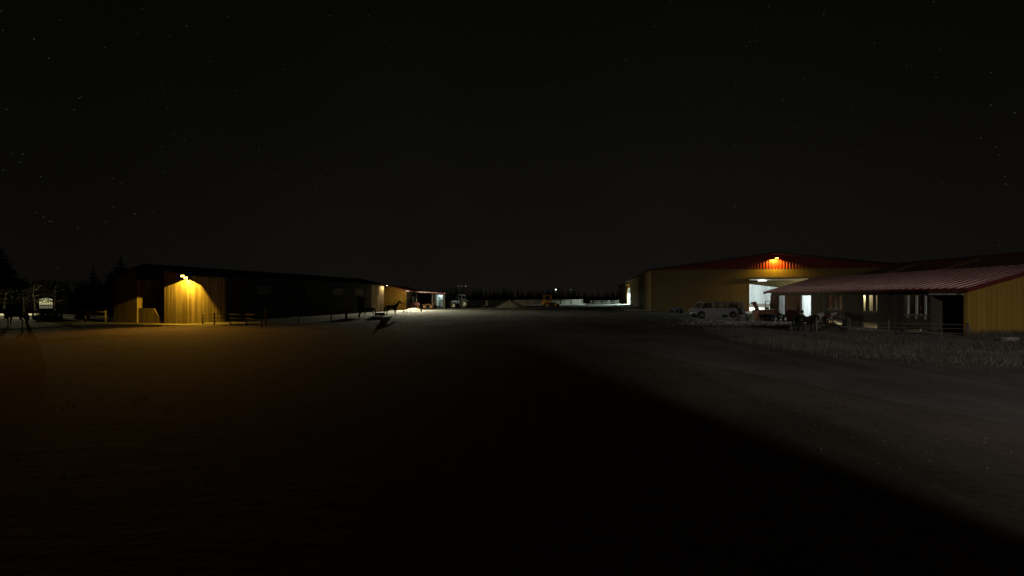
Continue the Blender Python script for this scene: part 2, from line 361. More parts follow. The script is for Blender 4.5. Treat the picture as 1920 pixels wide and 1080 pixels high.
# ------------------------------------------------------------------ ground
def ground_mat(name, ca, cb, rough=.95, rip=.014, fine=.006, far=None):
    m = bpy.data.materials.new(name); m.use_nodes = True
    nt = m.node_tree; N = nt.nodes; L = nt.links; b = N['Principled BSDF']
    b.inputs['Roughness'].default_value = rough; b.inputs['Specular IOR Level'].default_value = .15
    tc = N.new('ShaderNodeTexCoord')
    def noise(scale, st, det, rot=0.0):
        mp = N.new('ShaderNodeMapping'); mp.inputs['Scale'].default_value = st; mp.inputs['Rotation'].default_value = (0, 0, rot)
        L.new(tc.outputs['Object'], mp.inputs['Vector'])
        n = N.new('ShaderNodeTexNoise'); n.inputs['Scale'].default_value = scale; n.inputs['Detail'].default_value = det
        n.inputs['Roughness'].default_value = .6; L.new(mp.outputs['Vector'], n.inputs['Vector']); return n.outputs['Fac']
    n1 = noise(.22, (1, 1, 1), 6); n2 = noise(9, (1, 1, 1), 4); n3 = noise(.5, (.35, 2.2, 1), 5, -.35); n4 = noise(2.4, (.7, 1.6, 1), 4, .2); n5 = noise(.8, (1.7, .05, 1), 3, .12)
    ad = N.new('ShaderNodeMath'); ad.operation = 'MULTIPLY_ADD'; L.new(n2, ad.inputs[0]); ad.inputs[1].default_value = .45; L.new(n1, ad.inputs[2])
    t5 = N.new('ShaderNodeMath'); t5.operation = 'MULTIPLY_ADD'; L.new(n5, t5.inputs[0]); t5.inputs[1].default_value = .5; L.new(ad.outputs[0], t5.inputs[2])
    ad = N.new('ShaderNodeMath'); ad.operation = 'MULTIPLY'; L.new(t5.outputs[0], ad.inputs[0]); ad.inputs[1].default_value = .6
    cr = N.new('ShaderNodeValToRGB'); cr.color_ramp.elements[0].position = .47; cr.color_ramp.elements[1].position = .72
    cr.color_ramp.elements[0].color = (*ca, 1); cr.color_ramp.elements[1].color = (*cb, 1)
    L.new(ad.outputs[0], cr.inputs[0]); L.new(cr.outputs[0], b.inputs['Base Color'])
    if far:                                          # the far yard is surfaced with pale gravel
        sp = N.new('ShaderNodeSeparateXYZ'); L.new(tc.outputs['Object'], sp.inputs[0])
        a2 = N.new('ShaderNodeMath'); a2.operation = 'MULTIPLY_ADD'; L.new(n1, a2.inputs[0]); a2.inputs[1].default_value = 22; L.new(sp.outputs['Y'], a2.inputs[2])
        mr = N.new('ShaderNodeMapRange'); L.new(a2.outputs[0], mr.inputs[0]); mr.inputs[1].default_value = 46; mr.inputs[2].default_value = 64
        c2 = N.new('ShaderNodeValToRGB'); c2.color_ramp.elements[0].position = .46; c2.color_ramp.elements[1].position = .72
        c2.color_ramp.elements[0].color = (*far[0], 1); c2.color_ramp.elements[1].color = (*far[1], 1); L.new(ad.outputs[0], c2.inputs[0])
        mx = N.new('ShaderNodeMix'); mx.data_type = 'RGBA'; L.new(mr.outputs[0], mx.inputs['Factor']); L.new(cr.outputs[0], mx.inputs['A']); L.new(c2.outputs[0], mx.inputs['B'])
        L.new(mx.outputs['Result'], b.inputs['Base Color'])
    b1 = N.new('ShaderNodeBump'); b1.inputs['Distance'].default_value = rip; L.new(n3, b1.inputs['Height'])
    b2 = N.new('ShaderNodeBump'); b2.inputs['Distance'].default_value = fine * 2; L.new(n4, b2.inputs['Height']); L.new(b1.outputs[0], b2.inputs['Normal'])
    b3 = N.new('ShaderNodeBump'); b3.inputs['Distance'].default_value = fine; L.new(n2, b3.inputs['Height']); L.new(b2.outputs[0], b3.inputs['Normal'])
    L.new(b3.outputs[0], b.inputs['Normal'])
    return m
M['dirt'] = ground_mat('packed_dirt', (.06, .048, .037), (.15, .122, .095), far=((.1, .096, .082), (.24, .228, .195)))
M['pale_yard'] = ground_mat('pale_yard_ground', (.075, .07, .062), (.175, .163, .142), .85, .012, .006)
M['turf'] = ground_mat('dry_turf', (.09, .083, .066), (.17, .158, .128), rip=.0)
M['field'] = ground_mat('dark_field', (.05, .055, .03), (.1, .1, .06))
mb = MB()
mb.add([(-3000, -2000, 0), (3000, -2000, 0), (3000, 3800, 0), (-3000, 3800, 0)], [(0, 1, 2, 3)])
struct(mb.build('ground', M['dirt'], fix=False))
def sheet(name, pts, z, m):
    b = MB(); b.add([(p[0], p[1], z) for p in pts], [tuple(range(len(pts)))])
    return struct(b.build(name, m, fix=False))
a0, a1 = Vector((6.2, 15.9)), Vector((9.4, 7.57)); dd = (a1 - a0).normalized()
pl = [a0 - dd * 16, a0 - dd * 8, a0, a1, a1 + dd * 25]
sheet('right_yard', [(pl[0].x - .5, pl[0].y + 3)] + [(p.x, p.y) for p in pl] + [(60, -16), (60, 12), (24, 12.5), (17, 13.6), (13.7, 15.5), (12.5, 17.8), (11.5, 21), (9, 27), (4.5, 33)], .004, M['pale_yard'])  # slightly lighter ground sheet over the right part of the yard

# ------------------------------------------------------------------ lamps
SOD = (1.0, .64, .05)
M['sod_lens'] = glow('sodium_lens', (1, .62, .1), 9)
M['white_lens'] = glow('white_lens', (.93, 1, .97), 9)
M['warm_lens'] = glow('warm_lens', (1, .9, .6), 7)
def wall_lamp(label, loc, rz, power, col, lens, left=.07, right=.07, front=.03, half=.25, power_r=.025, reach=.42, back=None, fy=-.162, cone=None):
    """box floodlight: light at the origin, housing open below and in front (-y)"""
    t = thing('wall_lamp', label, 'lamp', loc, rz, 'floodlights on the farm buildings')
    h = MB()
    h.box(-half, half, -.16, .16, .085, .12)
    if back: h.prism(back, 'y', .14, .15)
    else: h.box(-half, half, .125, .16, -.02, .083)
    h.box(-half - .022, -half - .002, -.158, .158, -left, .119)
    h.box(half + .002, half + .022, -.158, .158, -right, .119)
    if front > -.08: h.box(-half, half, fy - .02, fy, -front, .118)
    h.build('housing', M['black_metal'], t)
    g = MB(); g.box(-.13, .13, -.1, .05, .035, .08) if front <= 0 else g.box(-.24, .24, fy - .04, fy - .022, -front if fy > -.1 else 0, .1); g.build('lens', lens, t, bevel=.005)
    b = MB(); b.bar((0, .16, .06), (0, reach, .06), .05, .06); b.build('bracket', M['black_metal'], t)
    if power and cone: spot(t, (0, 0, 0), cone[0], math.radians(cone[1]), cone[2], power, col, power_r)
    elif power: light(t, (0, 0, 0), power, col, power_r)
    return t

# ------------------------------------------------------------------ left barn (dark, lamp on its corner)
rzL = math.atan2(.966, .258) - math.pi / 2          # local +y runs along the long wall, local -x along the gable end
LB = (-28.6, 36.2, 0)
WL, LL, EH, RH = 9.05, 30.9, 4.22, 5.2
t = thing('horse_barn', 'long dark wooden barn whose near corner is lit yellow by a lamp', 'barn', LB, rzL)
lb = t
g = MB()
g.prism([(-2.74, 0), (0, 0), (0, EH), (-2.74, EH + 2.74 * .2166)], 'y', 0, .2)
g.prism([(-WL, 0), (-6.1, 0), (-6.1, EH + 2.95 * .2166), (-WL, EH)], 'y', 0, .2)
build_split(g, 'gable_wall', M['barn_wood'], t); g = MB()
g.box(-6.3, -6.1, .203, 3.4, 0, 4.3)                     # the two reveals of the bay
g.box(-2.74, -2.54, .203, 3.4, 0, 4.3)
build_split(g, 'bay_reveal', M['barn_wood'], t)
g = MB(); g.prism([(-6.098, 3.9), (-2.742, 3.9), (-2.742, EH + 2.742 * .2166), (-WL / 2, RH), (-6.098, EH + 2.952 * .2166)], 'y', .004, .19); g.build('gable_head', M['shaded_board'], t)
g = MB(); g.box(-6.098, -2.742, 3.2, 3.4, 0, 3.85); g.build('bay_wall', M['shaded_board'], t)
g = MB(); g.prism([(-WL, 0), (0, 0), (0, EH), (-WL / 2, RH), (-WL, EH)], 'y', LL - .2, LL); g.build('gable_wall', M['barn_wood'], t)
g = MB()
holes = [(7.2, 9.0, 2.6, 3.5), (14.2, 15.0, 2.6, 3.5), (18.8, 21.0, 2.6, 3.5), (23.5, 25.6, 2.5, 3.5), (24.2, 25.8, 0, 2.3)]
for (ya, yb, hs, mm) in ((.202, 3.6, [], 'barn_wood'), (3.602, LL - 3.4, holes, 'shaded_board'), (LL - 3.398, LL - .202, [], 'barn_wood')):  # middle section coloured dark as shade, both lit ends in plain barn wood
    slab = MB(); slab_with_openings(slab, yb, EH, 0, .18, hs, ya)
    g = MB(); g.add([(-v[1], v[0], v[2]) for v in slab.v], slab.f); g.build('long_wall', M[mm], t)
g = MB(); g.box(-WL, -WL + .18, .202, LL - .202, 0, EH); g.build('long_wall', M['barn_wood'], t)
for (a, b) in ((7.2, 9.0), (14.2, 15.0), (18.8, 21.0), (23.5, 25.6)):
    fr = MB()
    z0 = 2.6 if a < 23 else 2.5
    for q in ((a, a + .07, z0, 3.5), (b - .07, b, z0, 3.5), (a + .07, b - .07, z0, z0 + .07), (a + .07, b - .07, 3.43, 3.5)):
        fr.box(-.16, .03, q[0], q[1], q[2], q[3])
    o = fr.build('window', M['grey_wood'], t)
    p = MB(); p.box(-.09, -.07, a + .07, b - .07, z0 + .07, 3.43); p.build('pane', M['grey_wood'], o)
r = MB(); ov = .5
for sgn in (1, -1):
    def X(d): return -WL / 2 + sgn * d
    hw = WL / 2 + ov; zr = RH + .06; ze = RH + .06 - hw * .2166
    r.add([(X(0), -ov, zr), (X(hw), -ov, ze), (X(hw), LL + ov, ze), (X(0), LL + ov, zr),
           (X(0), -ov, zr + .08), (X(hw), -ov, ze + .08), (X(hw), LL + ov, ze + .08), (X(0), LL + ov, zr + .08)],
          [(0, 1, 2, 3), (4, 7, 6, 5), (0, 4, 5, 1), (1, 5, 6, 2), (2, 6, 7, 3)])
    yy = -ov + .1
    while yy < LL + ov - .1:
        r.bar((X(.02), yy, zr + .095), (X(hw - .01), yy, ze + .095), .06, .04); yy += .5
r.build('roof', M['dark_roof'], t)
g = MB(); g.prism([(-6.096, 0), (-3.05, 0), (-4.15, 1.32), (-6.096, 1.32)], 'y', .1, .2); g.build('bay_boarding', M['barn_wood'], t)  # sloped end shaped like the diagonal shadow edge across the boarding
g = MB(); g.box(-.1, .05, -.05, .1, .0, EH - .02); g.box(-.3, .03, LL - .1, LL + .05, 0, EH - .02); build_split(g, 'corner_board', M['barn_wood'], t)
mL = Matrix.Translation(LB) @ Matrix.Rotation(rzL, 4, 'Z')
lp = mL @ Vector((.5, -.42, 4.12))
bp_ = [(-.25, .083), (-.25, -.062), (-.0435, -.062), (-.0205, -.141), (-.0138, -.165), (.25, -.165), (.25, .083)]
q = wall_lamp('sodium lamp glowing yellow on the near corner of the dark wooden barn', lp, rzL, 2300, SOD, M['sod_lens'], left=.071, right=.3, front=.18, fy=-.05, half=.25, power_r=.005, back=bp_)
aim = mL.to_3x3().inverted() @ (Vector((-15, 9, 0)) - lp)
spot(q, (0, -.2, -.03), aim, math.radians(64), 1.0, 2800, (1, .46, .05), .006)
g = MB(); g.box(-.7, .7, -.372, -.36, -.045, .14); g.box(-.7, .7, -.36, -.164, .125, .14); g.build('visor', M['black_metal'], q)
g = MB(); g.box(-.2, .2, -.385, -.373, -.03, .12); g.build('lens', M['sod_lens'], q)

# far corner lamp of the same barn
lp = mL @ Vector((.62, LL - .2, 4.1))
wall_lamp('small pale lamp at the far end of the dark barn beside the ochre gable', lp, rzL + math.pi / 2, 170, (1, .82, .45), M['warm_lens'], left=.34, right=-.06, front=-.06, reach=.6)
spot(bpy.data.objects['wall_lamp.001'], (0, -.2, -.03), Matrix.Rotation(-(rzL + math.pi / 2), 3, 'Z') @ Vector((11, 16, -2.4)), math.radians(30), .4, 8500, (1, .93, .62), .03)

# ------------------------------------------------------------------ second barn with open shed behind it
t = thing('red_roofed_barn', 'ochre gabled barn with a red roof and open machine shed behind the dark barn', 'barn', (-22.6, 74, 0), .02)
g = MB()
g.prism([(-7, 0), (3.5, 0), (3.5, 3.4), (0, 4.42), (-7, 3.0)], 'y', 0, .2)
g.build('gable_wall', M['ochre'], t)
g = MB(); g.box(3.3, 3.5, .203, 5.5, 0, 3.38); g.build('side_wall', M['dark_board'], t)
g = MB(); g.box(-7, 9.4, 15, 15.2, 0, 3.0); g.box(-7, -6.8, .203, 14.99, 0, 2.95)
g.box(9.2, 9.4, 7.5, 14.99, 0, 2.9)
slab_with_openings(g, 9.19, 2.95, 7.5, 7.7, [(7.75, 9.0, 0, 2.75)], 7.4)
g.build('shed_wall', M['dark_board'], t)
g = MB()
for p in ((4.2, 5.4), (7.3, 5.4)): g.box(p[0] - .1, p[0] + .1, p[1] - .1, p[1] + .1, 0, 2.95)
build_split(g, 'shed_post', M['dark_wood'], t)
r = MB()
def slope(r, xa, za, xb, zb, y0, y1, th=.08, rib=.45, rh=.05, round_=False):
    r.add([(xa, y0, za), (xb, y0, zb), (xb, y1, zb), (xa, y1, za), (xa, y0, za + th), (xb, y0, zb + th), (xb, y1, zb + th), (xa, y1, za + th)],
          [(0, 1, 2, 3), (4, 7, 6, 5), (0, 4, 5, 1), (1, 5, 6, 2), (2, 6, 7, 3), (3, 7, 4, 0)])
    y = y0 + .06
    r.cur = 1 if round_ else 0
    while round_ and y < y1 - .03:
        r.tube((xa, y, za + th), (xb, y, zb + th), rh, n=10); y += rib
    while y < y1 - .03:
        r.bar((xa, y, za + th + rh * .24), (xb, y, zb + th + rh * .24), .07, rh); y += rib
    r.cur = 0
slope(r, .02, 4.46, 4.0, 3.3, -.4, 15.4); slope(r, -.02, 4.46, -7.4, 2.92, -.4, 15.4)
slope(r, 4.02, 3.26, 9.8, 2.96, 4.9, 15.4)
r.build('roof', M['red_metal'], t)
g = MB(); g.box(7.45, 9.15, 9.5, 9.6, 0, 1.35); g.box(7.45, 9.15, 9.6, 9.7, 0, 2.8); g.build('inner_wall', M['cyan_wall'], t)
q = thing('shed_lamp', 'small added lamp with a hood on the right corner of the ochre gable', 'lamp', (-18.85, 73.35, 3.2))  # added lamp without a lens, brightens the ground before the gable
g = MB(); g.box(-.2, .2, -.16, .2, .06, .1); g.box(-.19, .19, -.18, -.168, -.018, .1); g.bar((0, .2, .08), (0, .62, .08), .05); g.build('hood', M['black_metal'], q)
spot(q, (0, 0, 0), (.55, -.83, -.2), math.radians(70), 1.0, 17000, (1, .95, .66), .015)
light(q, (.28, .1, -.3), 5, (1, .6, .15), .03)
ml = thing('shed_lamp', 'cool white lamp lighting the pale blue doorway of the machine shed', 'lamp', (-14.3, 82.6, 2.55))
g = MB(); g.box(-.3, .3, -.05, .05, .02, .07); g.build('lens', M['white_lens'], ml)
g = MB(); g.box(-.34, .34, -.07, .07, .072, .12); g.build('housing', M['black_metal'], ml)
light(ml, (0, 0, -.1), 45, (.75, .95, 1), .06)
t = thing('storage_rack', 'pale shelving full of odds and ends in the blue doorway', 'shelves', (-14.35, 83.1, 0))
g = MB()
for px_ in (-.55, .0, .5): g.box(px_ - .03, px_ + .03, -.15, .15, 0, 2.6)
g.build('upright', M['white_paint'], t)
g = MB()
for z in (.55, 1.3, 1.95, 2.4): g.box(-.52, .47, -.14, .14, z, z + .035)
build_split(g, 'shelf', M['white_paint'], t)
g = MB()
for i in range(16):
    x = rnd.uniform(-.48, .4); z = rnd.choice((.585, 1.335, 1.985)); h = rnd.uniform(.12, .4); ww = rnd.uniform(.06, .16)
    g.box(x, x + ww, -.1, .08, z, z + h)
struct(g.build('stored_goods', M['dark_wood'], t), 'stuff')

# ------------------------------------------------------------------ arena (right barn)
AX = Vector((.978, -.208, 0)); rzA = math.atan2(AX.y, AX.x); A0 = (23.3, 69, 0)
mA = Matrix.Translation(A0) @ Matrix.Rotation(rzA, 4, 'Z')
W_, D_, AE, AR = 37.0, 112.0, 6.8, 9.15
t = thing('riding_hall', 'huge ochre riding hall with red gable and white light in its doorway', 'hall', A0, rzA)
g = MB()
slab_with_openings(g, W_, AE, 0, .25, [(15.1, 23.8, 0, 5.2)])
g.build('front_wall', M['ochre_metal'], t)
g = MB(); s2 = MB(); slab_with_openings(s2, D_, AE - .02, 0, .25, [(47.5, 60.0, 0, 4.85)], .252)
g.add([(v[1], v[0], v[2]) for v in s2.v], s2.f); g.build('side_wall', M['ochre_metal'], t)
g = MB(); g.box(W_ - .25, W_, .252, D_, 0, AE - .02); g.box(.252, W_ - .252, D_ - .25, D_, 0, AE); g.build('rear_wall', M['ochre_metal'], t)
g = MB(); sl = (AR - AE) / (W_ / 2)
# red ribbed gable: real folded sheet
n = int(W_ / .42); 
for i in range(n):
    xa = i * .42 + .05
    def top(x): return AE + sl * min(x, W_ - x) - .02
    for (u0, u1, d0, d1) in ((0, .2, .0, .0), (.2, .25, .0, -.07), (.25, .37, -.07, -.07), (.37, .42, -.07, .0)):
        x0_, x1_ = xa + u0, xa + u1
        g.add([(x0_, .02 + d0, AE + .003), (x1_, .02 + d1, AE + .003), (x1_, .02 + d1, max(AE + .004, top(x1_))), (x0_, .02 + d0, max(AE + .004, top(x0_)))], [(0, 1, 2, 3)])
g.build('gable_cladding', M['red_sheet'], t, fix=False)
g = MB(); g.prism([(.0, AE + .002), (W_, AE + .002), (W_ / 2, AR - .002)], 'y', .1, .24); g.build('gable_wall', M['dark_red'], t)
r = MB(); oh = 1.1
for sgn in (1, -1):
    def X(d): return W_ / 2 + sgn * d
    hw = W_ / 2 + .5
    r.add([(X(0), -oh, AR), (X(hw), -oh, AR - hw * sl), (X(hw), D_ + .5, AR - hw * sl), (X(0), D_ + .5, AR),
           (X(0), -oh, AR + .22), (X(hw), -oh, AR - hw * sl + .22), (X(hw), D_ + .5, AR - hw * sl + .22), (X(0), D_ + .5, AR + .22)],
          [(0, 1, 2, 3), (4, 7, 6, 5), (0, 4, 5, 1), (1, 5, 6, 2), (2, 6, 7, 3)])
r.build('roof', M['dark_roof'], t)
g = MB(); g.box(.26, W_ - .26, .26, D_ - .3, .01, .05); g.build('floor', M['sand'], t)
g = MB(); g.prism([(.3, .06), (W_ - .3, .06), (W_ - .3, 3.9), (25.8, 5.3), (.3, 5.35)], 'y', 33, 33.2); g.build('inner_wall', M['white_board'], t)
g = MB(); g.box(.3, W_ - .3, 32.9, 32.99, .06, .75); g.build('kickboard', M['grey_wood'], t)
g = MB(); g.box(14.86, 15.07, -.03, .3, 0, 5.42); g.box(23.83, 24.05, -.03, .3, 0, 5.42); g.box(15.1, 23.8, -.03, .24, 5.203, 5.42); g.build('door_frame', M['ochre_metal'], t)
g = MB(); g.box(13.0, 26, -.16, -.06, 5.44, 5.58); g.build('door_track', M['grey_wood'], t)
# door beam carrying tube lamps
g = MB(); g.box(15.2, 23.7, 1.0, 1.25, 5.05, 5.18); g.build('lintel_beam', M['white_paint'], t)
lp = mA @ Vector((18.75, -.62, 8.35))
wall_lamp('sodium lamp glowing orange under the ridge of the red gable', lp, rzA, 1350, SOD, M['sod_lens'], left=.068, right=.068, front=.12, reach=.55, power_r=.006, cone=((0, .4, -1), 79, .55))
lp = mA @ Vector((-.5, 53.5, 6.1))
wall_lamp('amber lamp over the side door of the riding hall', lp, rzA - math.pi / 2, 160, SOD, M['sod_lens'], left=.35, right=.35, front=-.06)
def tube_lamp(label, loc, rz, power, col, n=1.2, lens=None, r=.08):
    q = thing('tube_lamp', label, 'lamp', loc, rz, 'white lamps inside the farm buildings')
    g = MB(); g.tube((-n / 2, 0, 0), (n / 2, 0, 0), .03, n=8); g.build('tube', lens or M['white_lens'], q)
    g = MB(); g.box(-n / 2 - .05, n / 2 + .05, -.08, .08, .06, .12); g.box(-.02, .02, -.02, .02, .12, .35); g.build('housing', M['white_paint'], q)
    light(q, (0, 0, -.12), power, col, r); return q
WHT = (.8, .98, 1)
q = tube_lamp('bright white lamp just under the lintel of the riding hall doorway', mA @ Vector((17.2, .62, 4.95)), rzA, 40, WHT)
spot(q, (0, 0, -.1), (0, -.02, -1), math.radians(80), .06, 1900, WHT, .06)
tube_lamp('white lamp high inside the riding hall above the middle of the sand', mA @ Vector((17, 18, 5.3)), rzA, 16000, WHT, 2.4)
q = tube_lamp('white lamp inside the hall close to its far left side', mA @ Vector((2.6, 53, 4.6)), rzA, 260, WHT, 2.4)
spot(q, (0, 0, -.1), (-.05, 0, -1), math.radians(81), .06, 15000, (.74, 1, .93), .06)
# side door leaf
g = MB(); g.box(.26, 9, 60.3, 60.5, .06, 5.6); g.build('inner_wall', M['white_board'], t)

# ------------------------------------------------------------------ low stable on the right
S0 = (27, 24.4, 0)
t = thing('stable', 'low stable with red ribbed roof, ochre gable and row of lit stall openings', 'stable', S0)
SL, EZ, RX, RZ = 18.4, 2.93, 4.7, 4.27
sl = (RZ - EZ) / RX
ops = [(.12, 2.1, 0, 2.5), (2.2, 3.9, 0, 2.5), (5.95, 7.3, 0, 2.5), (9.2, 10.8, 0, 2.5), (12.7, 14.0, 0, 2.5), (16.2, 17.3, 0, 2.5)]
s2 = MB(); slab_with_openings(s2, SL - .152, EZ, 0, .15, ops, .152)
g = MB(); g.add([(v[1], v[0], v[2]) for v in s2.v], s2.f); g.build('long_wall', M['dark_board'], t)
g = MB(); g.prism([(0, 0), (2 * RX, 0), (2 * RX, EZ), (0, EZ)], 'y', 0, .15); g.build('gable_wall', M['ochre'], t)
g = MB(); g.prism([(0, EZ + .05), (2 * RX, EZ + .05), (2 * RX, EZ + .06), (RX, RZ), (0, EZ + .06)], 'y', .02, .14); g.build('gable_board', M['ochre'], t)
g = MB(); g.box(-.02, 2 * RX, -.03, -.004, EZ - .04, EZ + .1); g.build('gable_rail', M['ochre'], t)
g = MB()
for x in (.04, 1.75, 3.4, 5.1, 6.8, 8.5): g.box(x, x + .12, -.035, -.004, 0, EZ - .042)
build_split(g, 'cover_strip', M['ochre'], t)
g = MB(); g.prism([(0, 0), (2 * RX, 0), (2 * RX, EZ), (RX, RZ), (0, EZ)], 'y', SL - .15, SL); g.build('far_gable', M['brown_board'], t)
g = MB(); g.box(2 * RX - .15, 2 * RX, .152, SL - .152, 0, EZ); g.build('rear_wall', M['dark_board'], t)
r = MB(); oe = .45
slope(r, RX, RZ + .02, -oe, EZ - oe * sl + .02, -.42, SL + .5, .06, .5, .06, True)
slope(r, RX + .002, RZ + .02, 2 * RX + oe, EZ - oe * sl + .02, -.42, SL + .5, .06, .5, .06, True)
r.build('roof', M['red_roof'], t, m2=M['rib_metal'])
g = MB()
for sgn in (-1, 1):
    for yy in (-.45, SL + .52):
        g.bar((RX, yy, RZ - .03), (RX + sgn * (RX + oe + .02), yy, EZ - oe * sl - .03), .05, .26)
build_split(g, 'barge_board', M['dark_red'], t)
g = MB(); g.box(-oe - .03, -oe - .004, -.42, SL + .5, EZ - oe * sl - .05, EZ - oe * sl + .07); g.build('eave_board', M['dark_red'], t)
g = MB(); g.box(-.09, -.005, .14, 2.12, 2.5, 2.74); g.build('header_board', M['white_paint'], t)
for ya, yb in ((14.05, 16.1), (17.35, 18.35)):
    g = MB(); g.box(-.1, -.02, ya, yb, .12, 2.52); g.build('sliding_door', M['brown_board'], t)
g = MB(); g.box(.16, 5.0, .16, SL - .16, .01, .06); g.build('floor', M['concrete'], t)
g = MB(); g.box(3.4, 3.55, 2.4, 11.8, .07, 2.7); g.build('back_wall', M['dark_board'], t)
g = MB(); g.box(4.4, 4.55, 11.95, SL - .16, .07, 3.2); g.build('passage_wall', M['white_board'], t)
g = MB(); g.box(.16, 4.38, 15.5, 15.62, .07, 3.0); g.box(.16, 4.38, 18.0, 18.1, .07, 3.0); build_split(g, 'pale_boarding', M['white_board'], t)
for y, mm in ((2.14, 'dark_board'), (4.75, 'dark_board'), (8.15, 'pale_fence'), (11.85, 'pale_fence')):
    g = MB(); g.box(.16, 3.39, y, y + .09, .07, 2.92); g.build('partition', M[mm], t)
g = MB(); g.box(.42, .52, 4.6, 4.7, .07, 2.5); g.build('stall_bar', M['pale_fence'], t)  # pale post added to show as a thin lit strip
for (a, b, z1) in ((9.2, 10.8, 1.4), (5.95, 7.3, 1.32), (2.2, 3.9, 1.22)):
    g = MB(); g.box(.03, .11, a + .02, b - .02, .38, z1); q = g.build('gate', M['dark_wood'], t)
    g = MB(); g.box(.0, .028, a + .02, b - .02, z1 - .12, z1); g.build('gate_rail', M['grey_wood'], q)
def ypx(px): return 27.1 * F / (px - 960) - 24.4
for (pa, pb) in ((1561.5, 1566), (1570.5, 1574), (1624, 1629.5), (1637.5, 1642)):
    g = MB(); g.box(.05, .13, ypx(pb), ypx(pa), 1.2, 2.5); g.build('stall_post', M['dark_wood'], t)
for pa in (1704, 1720, 1737):
    g = MB(); g.box(.02, .09, ypx(pa + 1.5), ypx(pa - 1.3), .98 if pa < 1710 else .9, 2.5); g.build('stall_bar', M['white_paint'], t)
for (x, y, z, p, c, lab) in ((3.0, 13.4, 2.4, 480, WHT, 'white lamp inside the stable passage behind the wide doorway'),
                             (3.2, 16.6, 2.4, 90, WHT, 'white lamp behind the narrow doorway at the far end of the stable'),
                             (.75, 7.75, 2.66, 75, (1, .92, .55), 'warm lamp in the stall with the brightest yellow opening'),
                             (1.1, 11.0, .75, 14, (1, .85, .45), 'dim warm lamp low in the stall behind the ponies'),
                             (.5, 4.35, 2.7, 7, (1, .9, .5), 'dim warm lamp in the stall with pale bars')):
    tube_lamp(lab, Vector(S0) + Vector((x, y, z)), math.pi / 2, p, c, .7, M['white_lens'] if c is WHT else M['warm_lens'], .06)
for k, (px_, lab) in enumerate(((1726, 'thin red and white striped pole leaning in the barred stall'), (1741.5, 'red and white pole beside the last pale bar of the stall'))):
    q = thing('striped_pole', lab, 'pole', (27.35, 24.4 + ypx(px_) + .22, 0), 0, 'striped poles in the stall')
    for i in range(8):
        g = MB(); g.tube((0, 0, .07 + i * .24), (0, 0, .07 + (i + 1) * .24 - .001), .045, n=10)
        g.build('red_band' if i % 2 else 'white_band', M['red_metal'] if i % 2 else M['white_paint'], q)

# big barn behind the stable
t = thing('hay_barn', 'tall dark barn with weathered red roof behind the low stable', 'barn', (38.5, 27, 0))
g = MB(); g.prism([(0, 0), (13, 0), (13, 4.3), (6.5, 6.2), (0, 4.3)], 'y', 0, .2); g.prism([(0, 0), (13, 0), (13, 4.3), (6.5, 6.2), (0, 4.3)], 'y', 19.8, 20)
g.box(0, .2, .21, 19.79, 0, 4.28); g.box(12.8, 13, .21, 19.79, 0, 4.28); g.build('wall', M['dark_board'], t)
r = MB(); slope(r, 6.5, 6.26, -.6, 4.2, -.5, 20.5, .08, .5); slope(r, 6.503, 6.26, 13.6, 4.2, -.5, 20.5, .08, .5); r.build('roof', M['old_red'], t)
g = MB()
for y in (3, 8.5, 14): g.box(2.2, 3.6, y, y + .9, 5.28, 5.31)
q = None
for y in (3.2, 10.6, 16.2):
    g = MB(); g.add([(1.0, y, 4.2 + 1.6 * .29 + .15), (4.6, y, 4.2 + 5.2 * .29 + .15), (4.6, y + 1.0, 4.2 + 5.2 * .29 + .15), (1.0, y + 1.0, 4.2 + 1.6 * .29 + .15),
                    (1.0, y, 4.2 + 1.6 * .29 + .11), (4.6, y, 4.2 + 5.2 * .29 + .11), (4.6, y + 1.0, 4.2 + 5.2 * .29 + .11), (1.0, y + 1.0, 4.2 + 1.6 * .29 + .11)],
                   [(0, 1, 2, 3), (7, 6, 5, 4), (0, 4, 5, 1), (1, 5, 6, 2), (2, 6, 7, 3), (3, 7, 4, 0)])
    g.build('roof_panel', M['rust_red'], t)

# ------------------------------------------------------------------ unseen yard flood lamp, and an unseen store added to cast the yard shadow
P8 = Vector((10.3, -15, 10))
t = thing('unseen_barn', 'unseen tall board store behind the camera, added to shade the yard', 'barn', (-24, -13, 0))
g = MB(); g.box(0, 31.63, 7.8, 8, 0, 10.6); g.box(0, 31.63, 0, .2, 0, 10.6); g.box(0, .2, .21, 7.79, 0, 10.6); g.box(31.43, 31.63, .21, 7.79, 0, 10.6); g.build('wall', M['dark_board'], t)
g = MB(); g.box(-.4, 31.6, -.4, 8.0, 10.62, 10.8); g.build('roof', M['dark_roof'], t)
t = thing('yard_lamp', 'white floodlight on a tall pole outside the frame lighting the right side', 'lamp', (P8.x, P8.y, 0))
g = MB(); g.tube((.9, -.6, 0), (.9, -.6, 10.4), .11, .08); g.bar((.9, -.6, 10.3), (0, -.05, 10.25), .07); g.build('pole', M['grey_wood'], t)
g = MB(); g.box(-.2, .2, -.15, .1, .13 + 10, .2 + 10); g.build('housing', M['black_metal'], t)
g = MB(); g.box(-.15, .15, -.1, .05, 10.06, 10.12); g.build('lens', M['white_lens'], t)
dA = Vector((23.3, 69, 1.41)) - P8; dB = (mA @ Vector((15, 0, 2.73))) - P8
def vdir(k): return (dA + (dB - dA) * k).normalized() * 3.2 + Vector((0, 0, 10))
g = MB()
p = [vdir(k) for k in (-2.5, -1, 0, .5, 1, 2, 4, 7)]
